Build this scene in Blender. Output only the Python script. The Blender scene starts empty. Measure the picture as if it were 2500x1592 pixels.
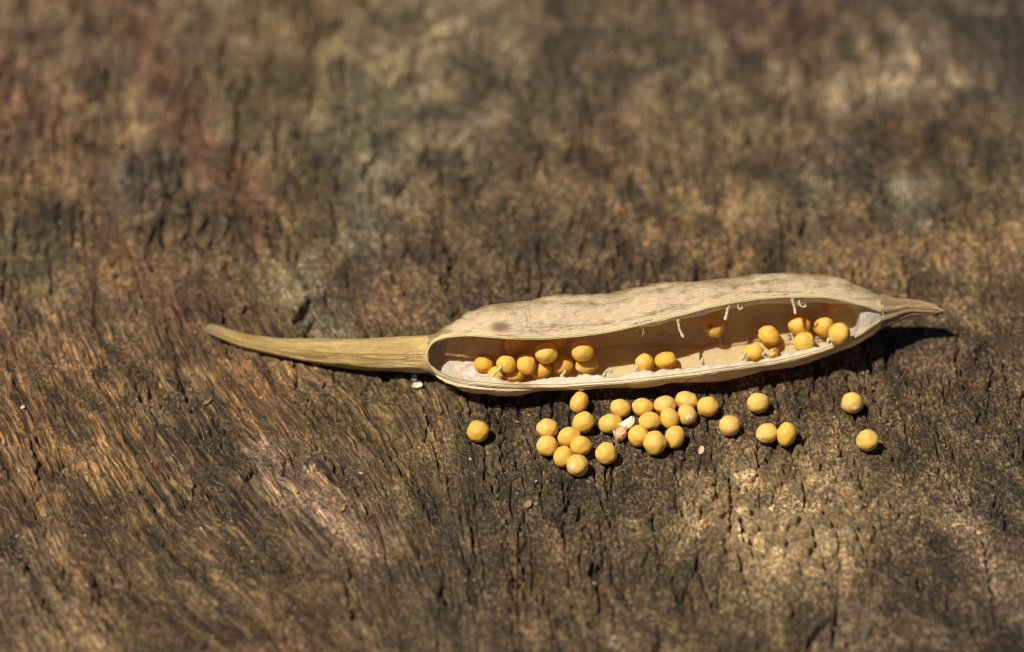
import bpy, math, random
import numpy as np
from mathutils import Vector, Matrix

S = bpy.context.scene
COL = S.collection
random.seed(7)

# ------------------------------------------------------------------ camera
# 1 Blender unit = 1 cm.  The pod is about 8 cm long, the seeds 2.5 mm.
TH = math.radians(44.0)                 # how steeply the camera looks down
DIST = 33.0                             # lens to the point looked at
FW = np.array([0.0, math.cos(TH), -math.sin(TH)])
UP = np.array([0.0, math.sin(TH), math.cos(TH)])
CAM = -FW * DIST
cd = bpy.data.cameras.new('camera')
cam = bpy.data.objects.new('camera', cd); COL.objects.link(cam)
cam.location = CAM
cam.rotation_euler = (math.pi / 2 - TH, 0, 0)
cd.lens = 100; cd.sensor_width = 36
cd.clip_start = 0.5; cd.clip_end = 2000
cd.dof.use_dof = True
cd.dof.focus_distance = 31.6
cd.dof.aperture_fstop = 0.1 / 0.85
cd.dof.aperture_blades = 0
S.camera = cam

# ------------------------------------------------------------------ light
SUN_L = Vector((0.47, 0.20, -1.0)).normalized()      # the way the light travels
sl = bpy.data.lights.new('sun', 'SUN'); sl.energy = 4.9; sl.angle = math.radians(0.5)
sl.color = (1.0, 0.965, 0.90)
sun = bpy.data.objects.new('sun', sl); COL.objects.link(sun)
sun.rotation_euler = SUN_L.to_track_quat('-Z', 'Y').to_euler()
sun.location = (-10, -3, 22)
W_ = bpy.data.worlds.new('World'); S.world = W_; W_.use_nodes = True
wn = W_.node_tree.nodes; wl = W_.node_tree.links
bg = wn['Background']; bg.inputs['Strength'].default_value = 0.05
sky = wn.new('ShaderNodeTexSky'); sky.sky_type = 'NISHITA'; sky.sun_disc = False
to_sun = -SUN_L
sky.sun_elevation = math.asin(to_sun.z)
sky.sun_rotation = math.atan2(to_sun.x, to_sun.y)
sky.air_density = 0.4; sky.dust_density = 0.2; sky.ozone_density = 0.4
wl.new(sky.outputs[0], bg.inputs[0])
S.view_settings.view_transform = 'Standard'
S.view_settings.look = 'None'
S.view_settings.exposure = 0.12
S.view_settings.gamma = 1
S.view_settings.use_curve_mapping = False
S.render.engine = 'CYCLES'
S.cycles.use_denoising = True
S.cycles.denoising_prefilter = 'ACCURATE'
S.cycles.pixel_filter_type = 'BLACKMAN_HARRIS'
S.cycles.filter_width = 1.2
try:
    S.cycles.denoiser = 'OPENIMAGEDENOISE'
    S.cycles.denoising_input_passes = 'RGB_ALBEDO_NORMAL'
except Exception:
    pass
S.cycles.max_bounces = 10
S.cycles.diffuse_bounces = 9
S.cycles.transmission_bounces = 10
S.cycles.use_adaptive_sampling = False

# ------------------------------------------------------------------ numpy noise
_r = np.random.RandomState(11)
_P = _r.permutation(4096).astype(np.int64)
_ANG = _r.rand(4096) * 2 * np.pi
_GX = np.cos(_ANG); _GY = np.sin(_ANG)
_RX = _r.rand(4096); _RY = _r.rand(4096); _RV = _r.rand(4096)

def _h(i, j):
    return _P[(_P[i & 4095] + j) & 4095]

def pn(x, y, seed=0):
    x = np.asarray(x, float) + seed * 17.13; y = np.asarray(y, float) + seed * 31.7
    xi = np.floor(x).astype(np.int64); yi = np.floor(y).astype(np.int64)
    fx = x - xi; fy = y - yi
    u = fx * fx * fx * (fx * (fx * 6 - 15) + 10); v = fy * fy * fy * (fy * (fy * 6 - 15) + 10)
    def g(a, b):
        k = _h(xi + a, yi + b)
        return _GX[k] * (fx - a) + _GY[k] * (fy - b)
    n00 = g(0, 0); n10 = g(1, 0); n01 = g(0, 1); n11 = g(1, 1)
    a = n00 + u * (n10 - n00); b = n01 + u * (n11 - n01)
    return (a + v * (b - a)) * 1.5

def fbm(x, y, o=4, seed=0, rough=0.5):
    s = 0; a = 1.0; t = 0
    for k in range(o):
        s = s + a * pn(x * 2 ** k, y * 2 ** k, seed + k * 3); t += a; a *= rough
    return s / t

def voro(x, y, seed=0, jit=0.95):
    """F1, F2 and a random value of the nearest cell"""
    x = x + seed * 5.31; y = y + seed * 9.77
    xi = np.floor(x).astype(np.int64); yi = np.floor(y).astype(np.int64)
    f1 = np.full(x.shape, 9.0); f2 = np.full(x.shape, 9.0); c = np.zeros(x.shape)
    for a in (-1, 0, 1):
        for b in (-1, 0, 1):
            k = _h(xi + a, yi + b)
            dx = xi + a + 0.5 + (_RX[k] - .5) * jit - x; dy = yi + b + 0.5 + (_RY[k] - .5) * jit - y
            d = np.sqrt(dx * dx + dy * dy)
            m = d < f1
            f2 = np.where(m, f1, np.minimum(f2, d)); c = np.where(m, _RV[k], c); f1 = np.where(m, d, f1)
    return f1, f2, c

def sstep(a, b, x):
    t = np.clip((x - a) / (b - a), 0, 1)
    return t * t * (3 - 2 * t)

# ------------------------------------------------------------------ pixel <-> place
def Wp(u, v, dep):
    """place seen at photo position u,v at a distance dep in front of the lens"""
    u = np.asarray(u, float); v = np.asarray(v, float); dep = np.asarray(dep, float)
    xk = (u - 1250) / 2500 * .36; yk = -(v - 796) / 2500 * .36
    xk, yk, dep = np.broadcast_arrays(xk, yk, dep)
    d = xk[..., None] * np.array([1.0, 0, 0]) + yk[..., None] * UP + FW
    return CAM + d * dep[..., None]

def gdep(u, v, z=0.0):
    yk = -(np.asarray(v, float) - 796) / 2500 * .36
    return (CAM[2] - z) / (math.sin(TH) - yk * math.cos(TH))

def G(u, v, z=0.0):
    return Wp(u, v, gdep(u, v, z))

def Pix(x, y, z=0.0):
    px = x - CAM[0]; py = y - CAM[1]; pz = z - CAM[2]
    dep = py * FW[1] + pz * FW[2]
    return 1250 + px / dep / .36 * 2500, 796 - (py * UP[1] + pz * UP[2]) / dep / .36 * 2500

PX = 0.00462                            # one photo pixel in cm near the pod

# ------------------------------------------------------------------ helpers
def link(o, parent=None):
    COL.objects.link(o)
    if parent is not None: o.parent = parent
    return o

def tag(o, label=None, cat=None, group=None, kind=None):
    if label: o['label'] = label
    if cat: o['category'] = cat
    if group: o['group'] = group
    if kind: o['kind'] = kind
    return o

def mesh_obj(name, verts, faces, mat, parent=None, smooth=True, attrs=None, uv=None):
    me = bpy.data.meshes.new(name)
    verts = np.asarray(verts, np.float32); faces = np.asarray(faces, np.int32)
    n = len(verts); m, k = faces.shape
    me.vertices.add(n); me.vertices.foreach_set('co', verts.ravel())
    me.loops.add(m * k); me.loops.foreach_set('vertex_index', faces.ravel())
    me.polygons.add(m)
    me.polygons.foreach_set('loop_start', np.arange(0, m * k, k, dtype=np.int32))
    me.update(calc_edges=True)
    if smooth:
        me.polygons.foreach_set('use_smooth', np.ones(m, bool))
    for an, av in (attrs or {}).items():
        a = me.attributes.new(an, 'FLOAT_COLOR', 'POINT')
        c = np.ones((n, 4), np.float32); c[:, :av.shape[1]] = av
        a.data.foreach_set('color', c.ravel())
    if uv is not None:
        a = me.attributes.new('grain', 'FLOAT_VECTOR', 'POINT')
        a.data.foreach_set('vector', np.asarray(uv, np.float32).ravel())
    me.validate()
    me.materials.append(mat)
    return link(bpy.data.objects.new(name, me), parent)

def grid_faces(nr, nc, wrap=False):
    r = np.arange(nr - 1)[:, None]; c = np.arange(nc if wrap else nc - 1)[None, :]
    c2 = (c + 1) % nc
    a = r * nc + c; b = r * nc + c2; d = (r + 1) * nc + c; e = (r + 1) * nc + c2
    return np.stack([a, b, e, d], -1).reshape(-1, 4)

def pchip(xs, ys):
    xs = np.asarray(xs, float); ys = np.asarray(ys, float)
    h = np.diff(xs); d = np.diff(ys) / h
    m = np.zeros_like(xs); m[0] = d[0]; m[-1] = d[-1]
    for i in range(1, len(xs) - 1):
        m[i] = 0 if d[i - 1] * d[i] <= 0 else 2 * d[i - 1] * d[i] / (d[i - 1] + d[i])
    def f(x):
        x = np.clip(np.asarray(x, float), xs[0], xs[-1])
        i = np.clip(np.searchsorted(xs, x) - 1, 0, len(xs) - 2)
        t = (x - xs[i]) / h[i]
        return ((1 + 2 * t) * (1 - t) ** 2 * ys[i] + t * (1 - t) ** 2 * h[i] * m[i]
                + t * t * (3 - 2 * t) * ys[i + 1] + t * t * (t - 1) * h[i] * m[i + 1])
    return f

def curve_pts(pts, n):
    """smooth resampling of a polyline, equal steps"""
    p = np.asarray(pts, float)
    s = np.concatenate([[0], np.cumsum(np.linalg.norm(np.diff(p, axis=0), axis=1))])
    t = np.linspace(0, s[-1], n)
    return np.stack([pchip(s, p[:, k])(t) for k in range(p.shape[1])], 1)

def srgb(r, g, b):
    c = np.array([r, g, b], float) / 255
    return np.where(c <= .04045, c / 12.92, ((c + .055) / 1.055) ** 2.4)

# node helper --------------------------------------------------------------
class NT:
    def __init__(s, name):
        s.m = bpy.data.materials.new(name); s.m.use_nodes = True
        s.t = s.m.node_tree; s.n = s.t.nodes; s.l = s.t.links
        s.b = s.n['Principled BSDF']; s.out = s.n['Material Output']
    def __call__(s, typ, ins=None, **kw):
        n = s.n.new(typ)
        for k, v in kw.items(): setattr(n, k, v)
        for k, v in (ins or {}).items():
            if isinstance(v, bpy.types.NodeSocket): s.l.new(v, n.inputs[k])
            else: n.inputs[k].default_value = v
        return n
    def set(s, k, v):
        if isinstance(v, bpy.types.NodeSocket): s.l.new(v, s.b.inputs[k])
        else: s.b.inputs[k].default_value = v
    def noise(s, vec, scale, detail=3, rough=.5, dist=0.0):
        return s('ShaderNodeTexNoise', {'Vector': vec, 'Scale': scale, 'Detail': detail, 'Roughness': rough, 'Distortion': dist})
    def ramp(s, fac, stops):
        n = s('ShaderNodeValToRGB', {'Fac': fac}); e = n.color_ramp.elements
        while len(e) < len(stops): e.new(.5)
        for k, (p, c) in enumerate(stops):
            e[k].position = p
            e[k].color = (c, c, c, 1) if np.isscalar(c) else (*c, 1)
        return n.outputs[0]
    def mix(s, fac, a, b, mode='MIX'):
        n = s('ShaderNodeMix', data_type='RGBA', blend_type=mode)
        for k, v in ((0, fac), (6, a), (7, b)):
            if isinstance(v, bpy.types.NodeSocket): s.l.new(v, n.inputs[k])
            else: n.inputs[k].default_value = v if (k == 0 or len(v) == 4) else (*v, 1)
        return n.outputs[2]
    def math(s, op, a, b=0.0, c=0.0, clamp=False):
        n = s('ShaderNodeMath', operation=op, use_clamp=clamp)
        for k, v in enumerate((a, b, c)):
            if isinstance(v, bpy.types.NodeSocket): s.l.new(v, n.inputs[k])
            else: n.inputs[k].default_value = v
        return n.outputs[0]
    def vmul(s, v, sc):
        n = s('ShaderNodeVectorMath', operation='MULTIPLY'); s.l.new(v, n.inputs[0]); n.inputs[1].default_value = sc
        return n.outputs[0]
    def attr(s, name):
        return s('ShaderNodeAttribute', attribute_name=name)
    def sep(s, c):
        n = s('ShaderNodeSeparateColor', {'Color': c}); return n.outputs
    def thin(s, fac, col):
        """a thin skin: part of the light comes through it"""
        t = s('ShaderNodeBsdfTranslucent'); mx = s('ShaderNodeMixShader')
        if isinstance(col, bpy.types.NodeSocket): s.l.new(col, t.inputs[0])
        else: t.inputs[0].default_value = (*col, 1)
        mx.inputs[0].default_value = fac
        s.l.new(s.b.outputs[0], mx.inputs[1]); s.l.new(t.outputs[0], mx.inputs[2]); s.l.new(mx.outputs[0], s.out.inputs[0])
    def bump(s, h, strength, distance):
        return s('ShaderNodeBump', {'Height': h, 'Strength': strength, 'Distance': distance}).outputs[0]

# ------------------------------------------------------------------ WOOD
_phx = pchip([-400, 0, 350, 600, 850, 1000, 1150, 1300, 1500, 1800, 2100, 2400, 2900],
             [30, 33, 37, 42, 44, 38, 22, 8, 2, 4, 12, 20, 24])

def grain_coords(x, y, u):
    ph = np.tan(np.radians(_phx(u))) * .69
    ye = -np.logaddexp(0, -(y - .8) * 1.2) / 1.2     # fades to nothing far away
    a = x + ph * (ye + 1.6)
    return a, y

CRACKS = [  # photo positions, width px, depth cm
    ([(2424, 866), (2427, 905), (2416, 936), (2418, 952), (2410, 1000), (2403, 1060)], 6, .10),
    ([(2389, 861), (2380, 894)], 6, .08), ([(2253, 912), (2262, 943)], 6, .07),
    ([(2310, 700), (2330, 745), (2345, 790)], 4, .05), ([(2060, 640), (2072, 678)], 5, .07),
    ([(2133, 945), (2133, 990)], 6, .07), ([(2176, 1110), (2188, 1138)], 7, .08),
    ([(2082, 1116), (2109, 1185), (2136, 1290)], 5, .08),
    ([(1781, 1143), (1785, 1230), (1781, 1320)], 8, .12), ([(1808, 1262), (1816, 1330)], 8, .12),
    ([(1749, 1150), (1748, 1190), (1755, 1215)], 5, .08),
    ([(1716, 1225), (1708, 1278)], 9, .12), ([(1705, 1350), (1700, 1400)], 9, .12),
    ([(1835, 1330), (1842, 1368)], 9, .1),
    ([(2310, 1166), (2352, 1251), (2400, 1310), (2422, 1425), (2433, 1560)], 8, .1),
    ([(2045, 1475), (2032, 1571)], 12, .16), ([(1960, 1590), (2000, 1530), (2044, 1495)], 12, .13),
    ([(1314, 1127), (1312, 1160), (1303, 1200)], 5, .07), ([(1376, 1270), (1380, 1328)], 8, .09),
    ([(1462, 1270), (1470, 1320)], 7, .08), ([(1500, 1180), (1493, 1250)], 6, .07),
    ([(719, 886), (723, 920), (722, 956)], 7, .09), ([(745, 960), (757, 985)], 5, .06),
    ([(907, 925), (895, 945), (880, 965)], 6, .07), ([(968, 935), (962, 955)], 6, .06),
    ([(1048, 1000), (1042, 1060), (1032, 1085)], 5, .08), ([(1098, 965), (1096, 1010)], 5, .05),
    ([(1199, 985), (1194, 1040)], 5, .07), ([(1235, 990), (1233, 1060)], 5, .06),
    ([(1272, 990), (1274, 1035), (1296, 1090), (1316, 1136)], 5, .07),
    ([(1350, 1150), (1338, 1200)], 5, .06), ([(1400, 1165), (1388, 1195)], 5, .06),
    ([(712, 790), (735, 765), (748, 742), (760, 722)], 17, .17), ([(740, 828), (752, 800), (765, 775)], 8, .1),
    ([(595, 1180), (620, 1150), (640, 1165)], 9, .09), ([(690, 1170), (700, 1120), (730, 1110)], 8, .08),
    ([(470, 1210), (478, 1180)], 7, .07), ([(1225, 1290), (1238, 1275), (1240, 1262)], 9, .07),
    ([(1262, 1350), (1285, 1400)], 8, .08), ([(1650, 1190), (1652, 1260)], 7, .09),
    ([(1590, 1230), (1600, 1290)], 6, .08), ([(1530, 1170), (1536, 1200)], 5, .06),
    ([(1900, 1150), (1912, 1190)], 5, .06), ([(1958, 1160), (1966, 1200), (1960, 1225)], 6, .07),
    ([(2020, 1150), (2028, 1180)], 5, .06),
    ([(1570, 500), (1575, 560)], 9, .1), ([(1905, 520), (1915, 575)], 9, .1),
    ([(1230, 560), (1228, 640)], 7, .08), ([(880, 440), (900, 400), (930, 372)], 16, .12),
]

def height(x, y, dense=True):
    """wood relief in cm at places x, y; also masks for the colour"""
    u, v = Pix(x, y)
    a, b = grain_coords(x, y, u)
    wx = fbm(x / .5, y / .7, 3, 1) ; wy = fbm(x / .6, y / .6, 2, 5)
    a2 = a + wx * .05; b2 = b + wy * .15
    left = 1 - sstep(950, 1300, u + 130 * pn(x, y, 3))            # long fibres on the left
    left = left * sstep(560, 900, v + 60 * pn(x, y, 33)) * (1 - .40 * sstep(1250, 1450, v)) * (1 - .25 * sstep(500, 900, u))
    left = left * (.30 + .70 * sstep(-.30, .20, fbm(x / .55, y / .5, 3, 34)))
    blocks = np.exp(-(((u - 1925) / 240) ** 2 + ((v - 1260) / 150) ** 2) ** 1.2) * sstep(-.75, -.1, pn(x * 1.5, y * 1.5, 8) + .1)
    h = .035 * fbm(x / 2.2, y / 2.2, 3, 2) + .020 * fbm(x / .6, y / .7, 3, 4) + .005 * fbm(x / .16, y / .2, 2, 24)
    # fibres
    f1 = fbm(a2 / .15, b2 / 2.4, 4, 6, .55); f2 = pn(a2 / .03, b2 / .7, 9)
    ridg = 1 - np.abs(f1) * 2.6
    pat = sstep(-.35, .35, pn(x / .9, y / 1.2, 12) + .1)
    h = h + left * (.026 * ridg * pat + .008 * f2 + .006 * fbm(x / .05, y / .06, 2, 26))
    strand = left * ((ridg - .45) * 1.1 * (.35 + .65 * pat) + .45 * f2)
    # granular end grain
    g1 = fbm(a2 / .038, b2 / .050, 3, 14, .7)
    g2 = pn(a2 / .11, b2 / .30, 15)
    h = h + (1 - .6 * left) * (.013 * g1 + .006 * g2)
    strand = strand + (1 - left) * (1.2 * g1 + .7 * fbm(a2 / .45, b2 / .6, 5, 27, .6))
    lump = sstep(560, 250, v)
    h = h + (lump + .05) * .03 * fbm(x / .6, y / .7, 3, 21)
    # checks that follow the grain
    ck = np.zeros_like(x)
    for sx, sy, w, dp, sd, thr in ((.17, 1.05, .12, .075, 1, -.02), (.065, .26, .14, .016, 2, -.06), (.34, 1.7, .05, .10, 3, .02)):
        F1, F2, c = voro(a2 / sx + .22 * pn(x / .1, y / .16, sd + 40), b2 / sy, sd)
        e = 1 - sstep(0, w * 2.0, F2 - F1)
        m = sstep(thr, thr + .18, pn(a2 / (sx * 1.7), b2 / (sy * .9), sd + 30))
        q = e * m * (1 - .55 * left) * (1 - .75 * blocks)
        h = h - q * dp; ck = np.maximum(ck, q * min(1, dp / .04))
        if sd == 1: h = h + (c - .5) * .008
    # blocky shrunken wood
    F1, F2, c = voro(a2 / .20 + .10 * pn(x / .10, y / .10, 50), b2 / .165 + .10 * pn(x / .10, y / .10, 51), 7)
    e = 1 - sstep(0.12, .30, F2 - F1)
    blocks = np.clip(blocks * 1.35, 0, 1)
    h = h + blocks * (.095 * (1 - e) - .04 + (c - .5) * .05)
    strand = strand * (1 - .5 * blocks) + blocks * ((c - .5) * .9 + .1)
    ck = np.maximum(ck, e * blocks * .8)
    h = h - blocks * .5 * (.013 * g1 + .006 * g2)
    # checks drawn one by one
    au = u + 6 * pn(x / .07, y / .07, 60) + 3 * pn(x / .03, y / .03, 61); av = v
    for pts, w, dp in CRACKS:
        P = np.array(pts, float)
        x0, y0 = P.min(0) - 3 * w - 8; x1, y1 = P.max(0) + 3 * w + 8
        s = (au > x0) & (au < x1) & (av > y0) & (av < y1)
        if not s.any(): continue
        uu = au[s]; vv = av[s]; dm = np.full(uu.shape, 1e9)
        L = 0; tot = np.linalg.norm(np.diff(P, axis=0), axis=1).sum(); best = np.zeros(uu.shape)
        for p, q in zip(P[:-1], P[1:]):
            d = q - p; l = np.hypot(*d)
            t = np.clip(((uu - p[0]) * d[0] + (vv - p[1]) * d[1]) / l / l, 0, 1)
            dd = np.hypot(uu - p[0] - t * d[0], vv - p[1] - t * d[1])
            best = np.where(dd < dm, (L + t * l) / tot, best); dm = np.minimum(dm, dd); L += l
        ww = w * .62 * np.clip(np.sin(np.pi * np.clip(best, 0.04, .96)) ** .6, .2, 1)
        q = 1 - sstep(ww * .45, ww * 1.25, dm)
        h[s] -= q * dp; ck[s] = np.maximum(ck[s], q)
    height.strand = strand
    return h, a2, b2, left, blocks, ck, u, v

ANCH = [  # broad colour of the wood: photo position, colour, reach
    (100, 90, (128, 102, 76), 150), (60, 230, (122, 86, 62), 90), (40, 320, (88, 68, 58), 60), (320, 40, (92, 68, 58), 60), (390, 160, (95, 68, 58), 50),
    (450, 300, (100, 72, 60), 50), (560, 430, (118, 80, 54), 60), (620, 500, (122, 84, 55), 60), (240, 140, (98, 84, 66), 90), (450, 60, (120, 98, 74), 70),
    (520, 50, (125, 104, 82), 60), (600, 150, (112, 96, 66), 110), (760, 60, (118, 96, 66), 90), (950, 110, (132, 118, 88), 90), (1130, 130, (118, 106, 82), 100),
    (220, 240, (132, 105, 72), 60), (340, 280, (135, 108, 78), 60), (150, 410, (122, 92, 58), 90), (330, 450, (95, 84, 74), 70), (700, 330, (112, 98, 68), 100),
    (870, 330, (112, 106, 82), 80), (750, 400, (95, 80, 56), 60), (130, 560, (60, 52, 46), 45), (60, 640, (118, 108, 70), 70), (300, 620, (132, 96, 60), 80),
    (480, 560, (104, 86, 60), 90), (560, 520, (105, 88, 60), 60), (980, 530, (130, 108, 78), 45), (930, 560, (98, 94, 78), 60), (1180, 300, (104, 92, 72), 100), (680, 480, (112, 92, 60), 80),
    (1130, 560, (98, 80, 54), 100), (1290, 360, (104, 86, 62), 80), (1400, 180, (88, 76, 60), 90), (1500, 60, (100, 86, 66), 90), (1900, 40, (100, 76, 62), 120), (2060, 130, (118, 98, 72), 70),
    (2250, 170, (148, 128, 108), 80), (2120, 150, (122, 104, 80), 70), (2400, 90, (78, 70, 64), 110), (1700, 160, (104, 92, 70), 90), (1750, 300, (122, 106, 74), 90), (1900, 280, (118, 102, 76), 80),
    (1620, 330, (116, 94, 64), 70), (1480, 440, (120, 92, 60), 90), (1640, 470, (134, 112, 80), 60), (1560, 460, (90, 78, 62), 30), (1680, 540, (128, 96, 56), 90),
    (1330, 430, (112, 90, 62), 70), (1300, 560, (100, 86, 60), 80), (1900, 330, (108, 84, 56), 60), (2250, 320, (88, 68, 46), 90), (2100, 400, (84, 72, 62), 50), (2220, 500, (145, 138, 112), 48),
    (2180, 560, (100, 74, 52), 45), (2400, 400, (94, 82, 58), 90), (1950, 470, (98, 88, 66), 70), (2400, 560, (124, 98, 62), 80), (2100, 620, (128, 98, 64), 80),
    (2300, 660, (124, 98, 62), 90), (2430, 700, (108, 86, 56), 80), (1500, 600, (104, 82, 58), 120), (1800, 580, (116, 90, 58), 100),
    (1100, 680, (106, 82, 56), 100), (880, 700, (98, 72, 52), 60), (780, 740, (132, 122, 96), 45), (720, 700, (128, 116, 84), 45), (790, 810, (126, 116, 92), 40), (600, 680, (116, 92, 60), 80),
    (400, 690, (130, 88, 60), 40), (460, 760, (104, 68, 52), 60), (250, 780, (110, 82, 58), 90), (80, 760, (120, 92, 66), 90), (60, 900, (120, 84, 54), 90), (250, 900, (112, 80, 52), 90),
    (420, 860, (116, 90, 56), 80), (560, 880, (120, 82, 54), 70), (720, 900, (140, 112, 68), 50), (650, 960, (122, 84, 50), 70), (450, 1000, (78, 64, 44), 70), (330, 960, (100, 78, 48), 60),
    (120, 1050, (118, 86, 54), 100), (300, 1120, (122, 90, 54), 90), (470, 1080, (72, 60, 44), 80), (560, 1150, (76, 62, 44), 80), (760, 1020, (104, 78, 50), 80), (850, 1000, (112, 92, 56), 80),
    (690, 1180, (146, 116, 98), 55), (790, 1230, (150, 120, 98), 60), (640, 1120, (130, 104, 86), 40), (880, 1330, (128, 100, 80), 50), (960, 1080, (110, 88, 54), 80), (980, 1130, (120, 90, 50), 60), (880, 1150, (90, 74, 52), 70), (1000, 1000, (112, 90, 56), 70),
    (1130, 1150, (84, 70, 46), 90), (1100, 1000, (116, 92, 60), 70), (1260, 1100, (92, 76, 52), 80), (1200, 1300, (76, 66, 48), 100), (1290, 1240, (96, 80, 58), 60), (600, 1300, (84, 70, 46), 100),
    (400, 1350, (102, 82, 54), 90), (150, 1300, (112, 84, 54), 100), (60, 1400, (92, 78, 66), 80), (100, 1530, (118, 94, 66), 80), (480, 1500, (100, 78, 52), 90), (950, 1420, (98, 80, 58), 90),
    (740, 1480, (104, 78, 50), 90), (1300, 1360, (118, 88, 56), 60), (1320, 1420, (108, 80, 54), 80), (1100, 1520, (98, 84, 64), 80), (1550, 1250, (92, 76, 52), 90), (1480, 1480, (104, 86, 60), 100),
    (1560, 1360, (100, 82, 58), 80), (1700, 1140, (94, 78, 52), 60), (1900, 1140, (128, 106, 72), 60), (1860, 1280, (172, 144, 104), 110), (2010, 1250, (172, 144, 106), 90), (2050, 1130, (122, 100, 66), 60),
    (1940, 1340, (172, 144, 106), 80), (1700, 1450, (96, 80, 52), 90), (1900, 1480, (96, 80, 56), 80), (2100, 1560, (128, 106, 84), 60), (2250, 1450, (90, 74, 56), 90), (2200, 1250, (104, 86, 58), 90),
    (2370, 1260, (132, 106, 88), 40), (2430, 1380, (124, 100, 80), 50), (2440, 1220, (82, 74, 58), 60), (2300, 1120, (98, 82, 56), 90), (2420, 1050, (92, 76, 52), 90), (2250, 980, (100, 80, 52), 80),
    (2440, 880, (96, 76, 52), 80), (2300, 860, (100, 76, 56), 70), (1560, 1140, (92, 78, 54), 80), (1950, 1020, (104, 80, 52), 90), (1800, 1000, (106, 84, 56), 80), (2350, 1500, (84, 70, 56), 80),
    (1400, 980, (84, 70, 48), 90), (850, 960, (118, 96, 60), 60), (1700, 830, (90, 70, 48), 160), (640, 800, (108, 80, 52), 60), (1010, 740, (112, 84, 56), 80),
]

BANDS = [  # stains and worn strips: photo positions, width px, colour, strength
    ([(260, -60), (380, 150), (450, 300), (540, 420), (650, 540)], 48, (112, 68, 50), .52),
    ([(0, 180), (60, 260), (140, 330)], 50, (128, 82, 58), .42),
    ([(2300, 140), (2180, 190), (2040, 230)], 55, (166, 144, 120), .49),
    ([(1560, 450), (1700, 500), (1860, 560)], 28, (160, 134, 98), .42),
    ([(880, 570), (900, 430), (935, 380)], 38, (134, 126, 102), .42), ([(960, 520), (1000, 560)], 26, (164, 132, 92), .42),
    ([(2120, 300), (2280, 320), (2460, 350)], 50, (82, 62, 42), .42),
    ([(640, 1100), (700, 1190), (800, 1240), (910, 1340)], 36, (164, 130, 110), .42),
    ([(2340, 1200), (2400, 1320), (2440, 1440)], 20, (176, 140, 120), .46),
    ([(690, 690), (790, 740), (815, 815)], 48, (140, 130, 102), .42),
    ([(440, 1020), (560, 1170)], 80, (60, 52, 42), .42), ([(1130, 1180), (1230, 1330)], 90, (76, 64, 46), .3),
    ([(2190, 480), (2240, 540)], 34, (168, 158, 128), .42),
    ([(120, 520), (140, 600)], 38, (54, 48, 42), .49), ([(60, 640), (90, 700)], 34, (130, 120, 76), .5),
    ([(2180, 0), (2480, 120)], 90, (78, 68, 62), .5), ([(1700, 0), (1980, 50)], 50, (98, 68, 54), .5),
    ([(2250, 620), (2500, 600)], 60, (142, 108, 66), .4), ([(1640, 560), (1820, 600)], 60, (140, 104, 62), .5),
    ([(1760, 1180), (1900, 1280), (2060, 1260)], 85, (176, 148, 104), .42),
]

def broad_colour(u, v, x, y):
    uu = u + 40 * fbm(x / .7, y / .8, 3, 70); vv = v + 30 * fbm(x / .7, y / .8, 3, 77)
    num = np.zeros(u.shape + (3,)); den = np.full(u.shape, 1e-4)
    num += (srgb(100, 82, 56) * 1e-4)
    for au, av, c, r in ANCH:
        w = np.exp(-(((uu - au) / r) ** 2 + ((vv - av) / (r * .85)) ** 2) * .6)
        num += w[..., None] * srgb(*c); den += w
    res = num / den[..., None]
    for pts, w, c, k in BANDS:
        P = np.array(pts, float); dm = np.full(u.shape, 1e9)
        for p, q in zip(P[:-1], P[1:]):
            d = q - p; t = np.clip(((uu - p[0]) * d[0] + (vv - p[1]) * d[1]) / (d @ d), 0, 1)
            dm = np.minimum(dm, np.hypot(uu - p[0] - t * d[0], (vv - p[1] - t * d[1])))
        f = (k * (1 - sstep(w * .4, w * 1.5, dm + w * .5 * fbm(x / .12, y / .15, 3, 140))))[..., None]
        res = res * (1 - f) + srgb(*c) * f
    num = res; den = np.ones(u.shape)
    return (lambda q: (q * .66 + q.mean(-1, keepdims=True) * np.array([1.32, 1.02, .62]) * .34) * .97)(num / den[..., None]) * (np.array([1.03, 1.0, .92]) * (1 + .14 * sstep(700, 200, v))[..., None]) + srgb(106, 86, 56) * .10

def spaced(a, b, step):
    return np.arange(a, b, step)

def out_from(v0, sgn, st, far, g=1.16):
    r = []; p = v0; s = st
    while abs(p) < far:
        s *= g; p += sgn * s; r.append(p)
    return r

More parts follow.
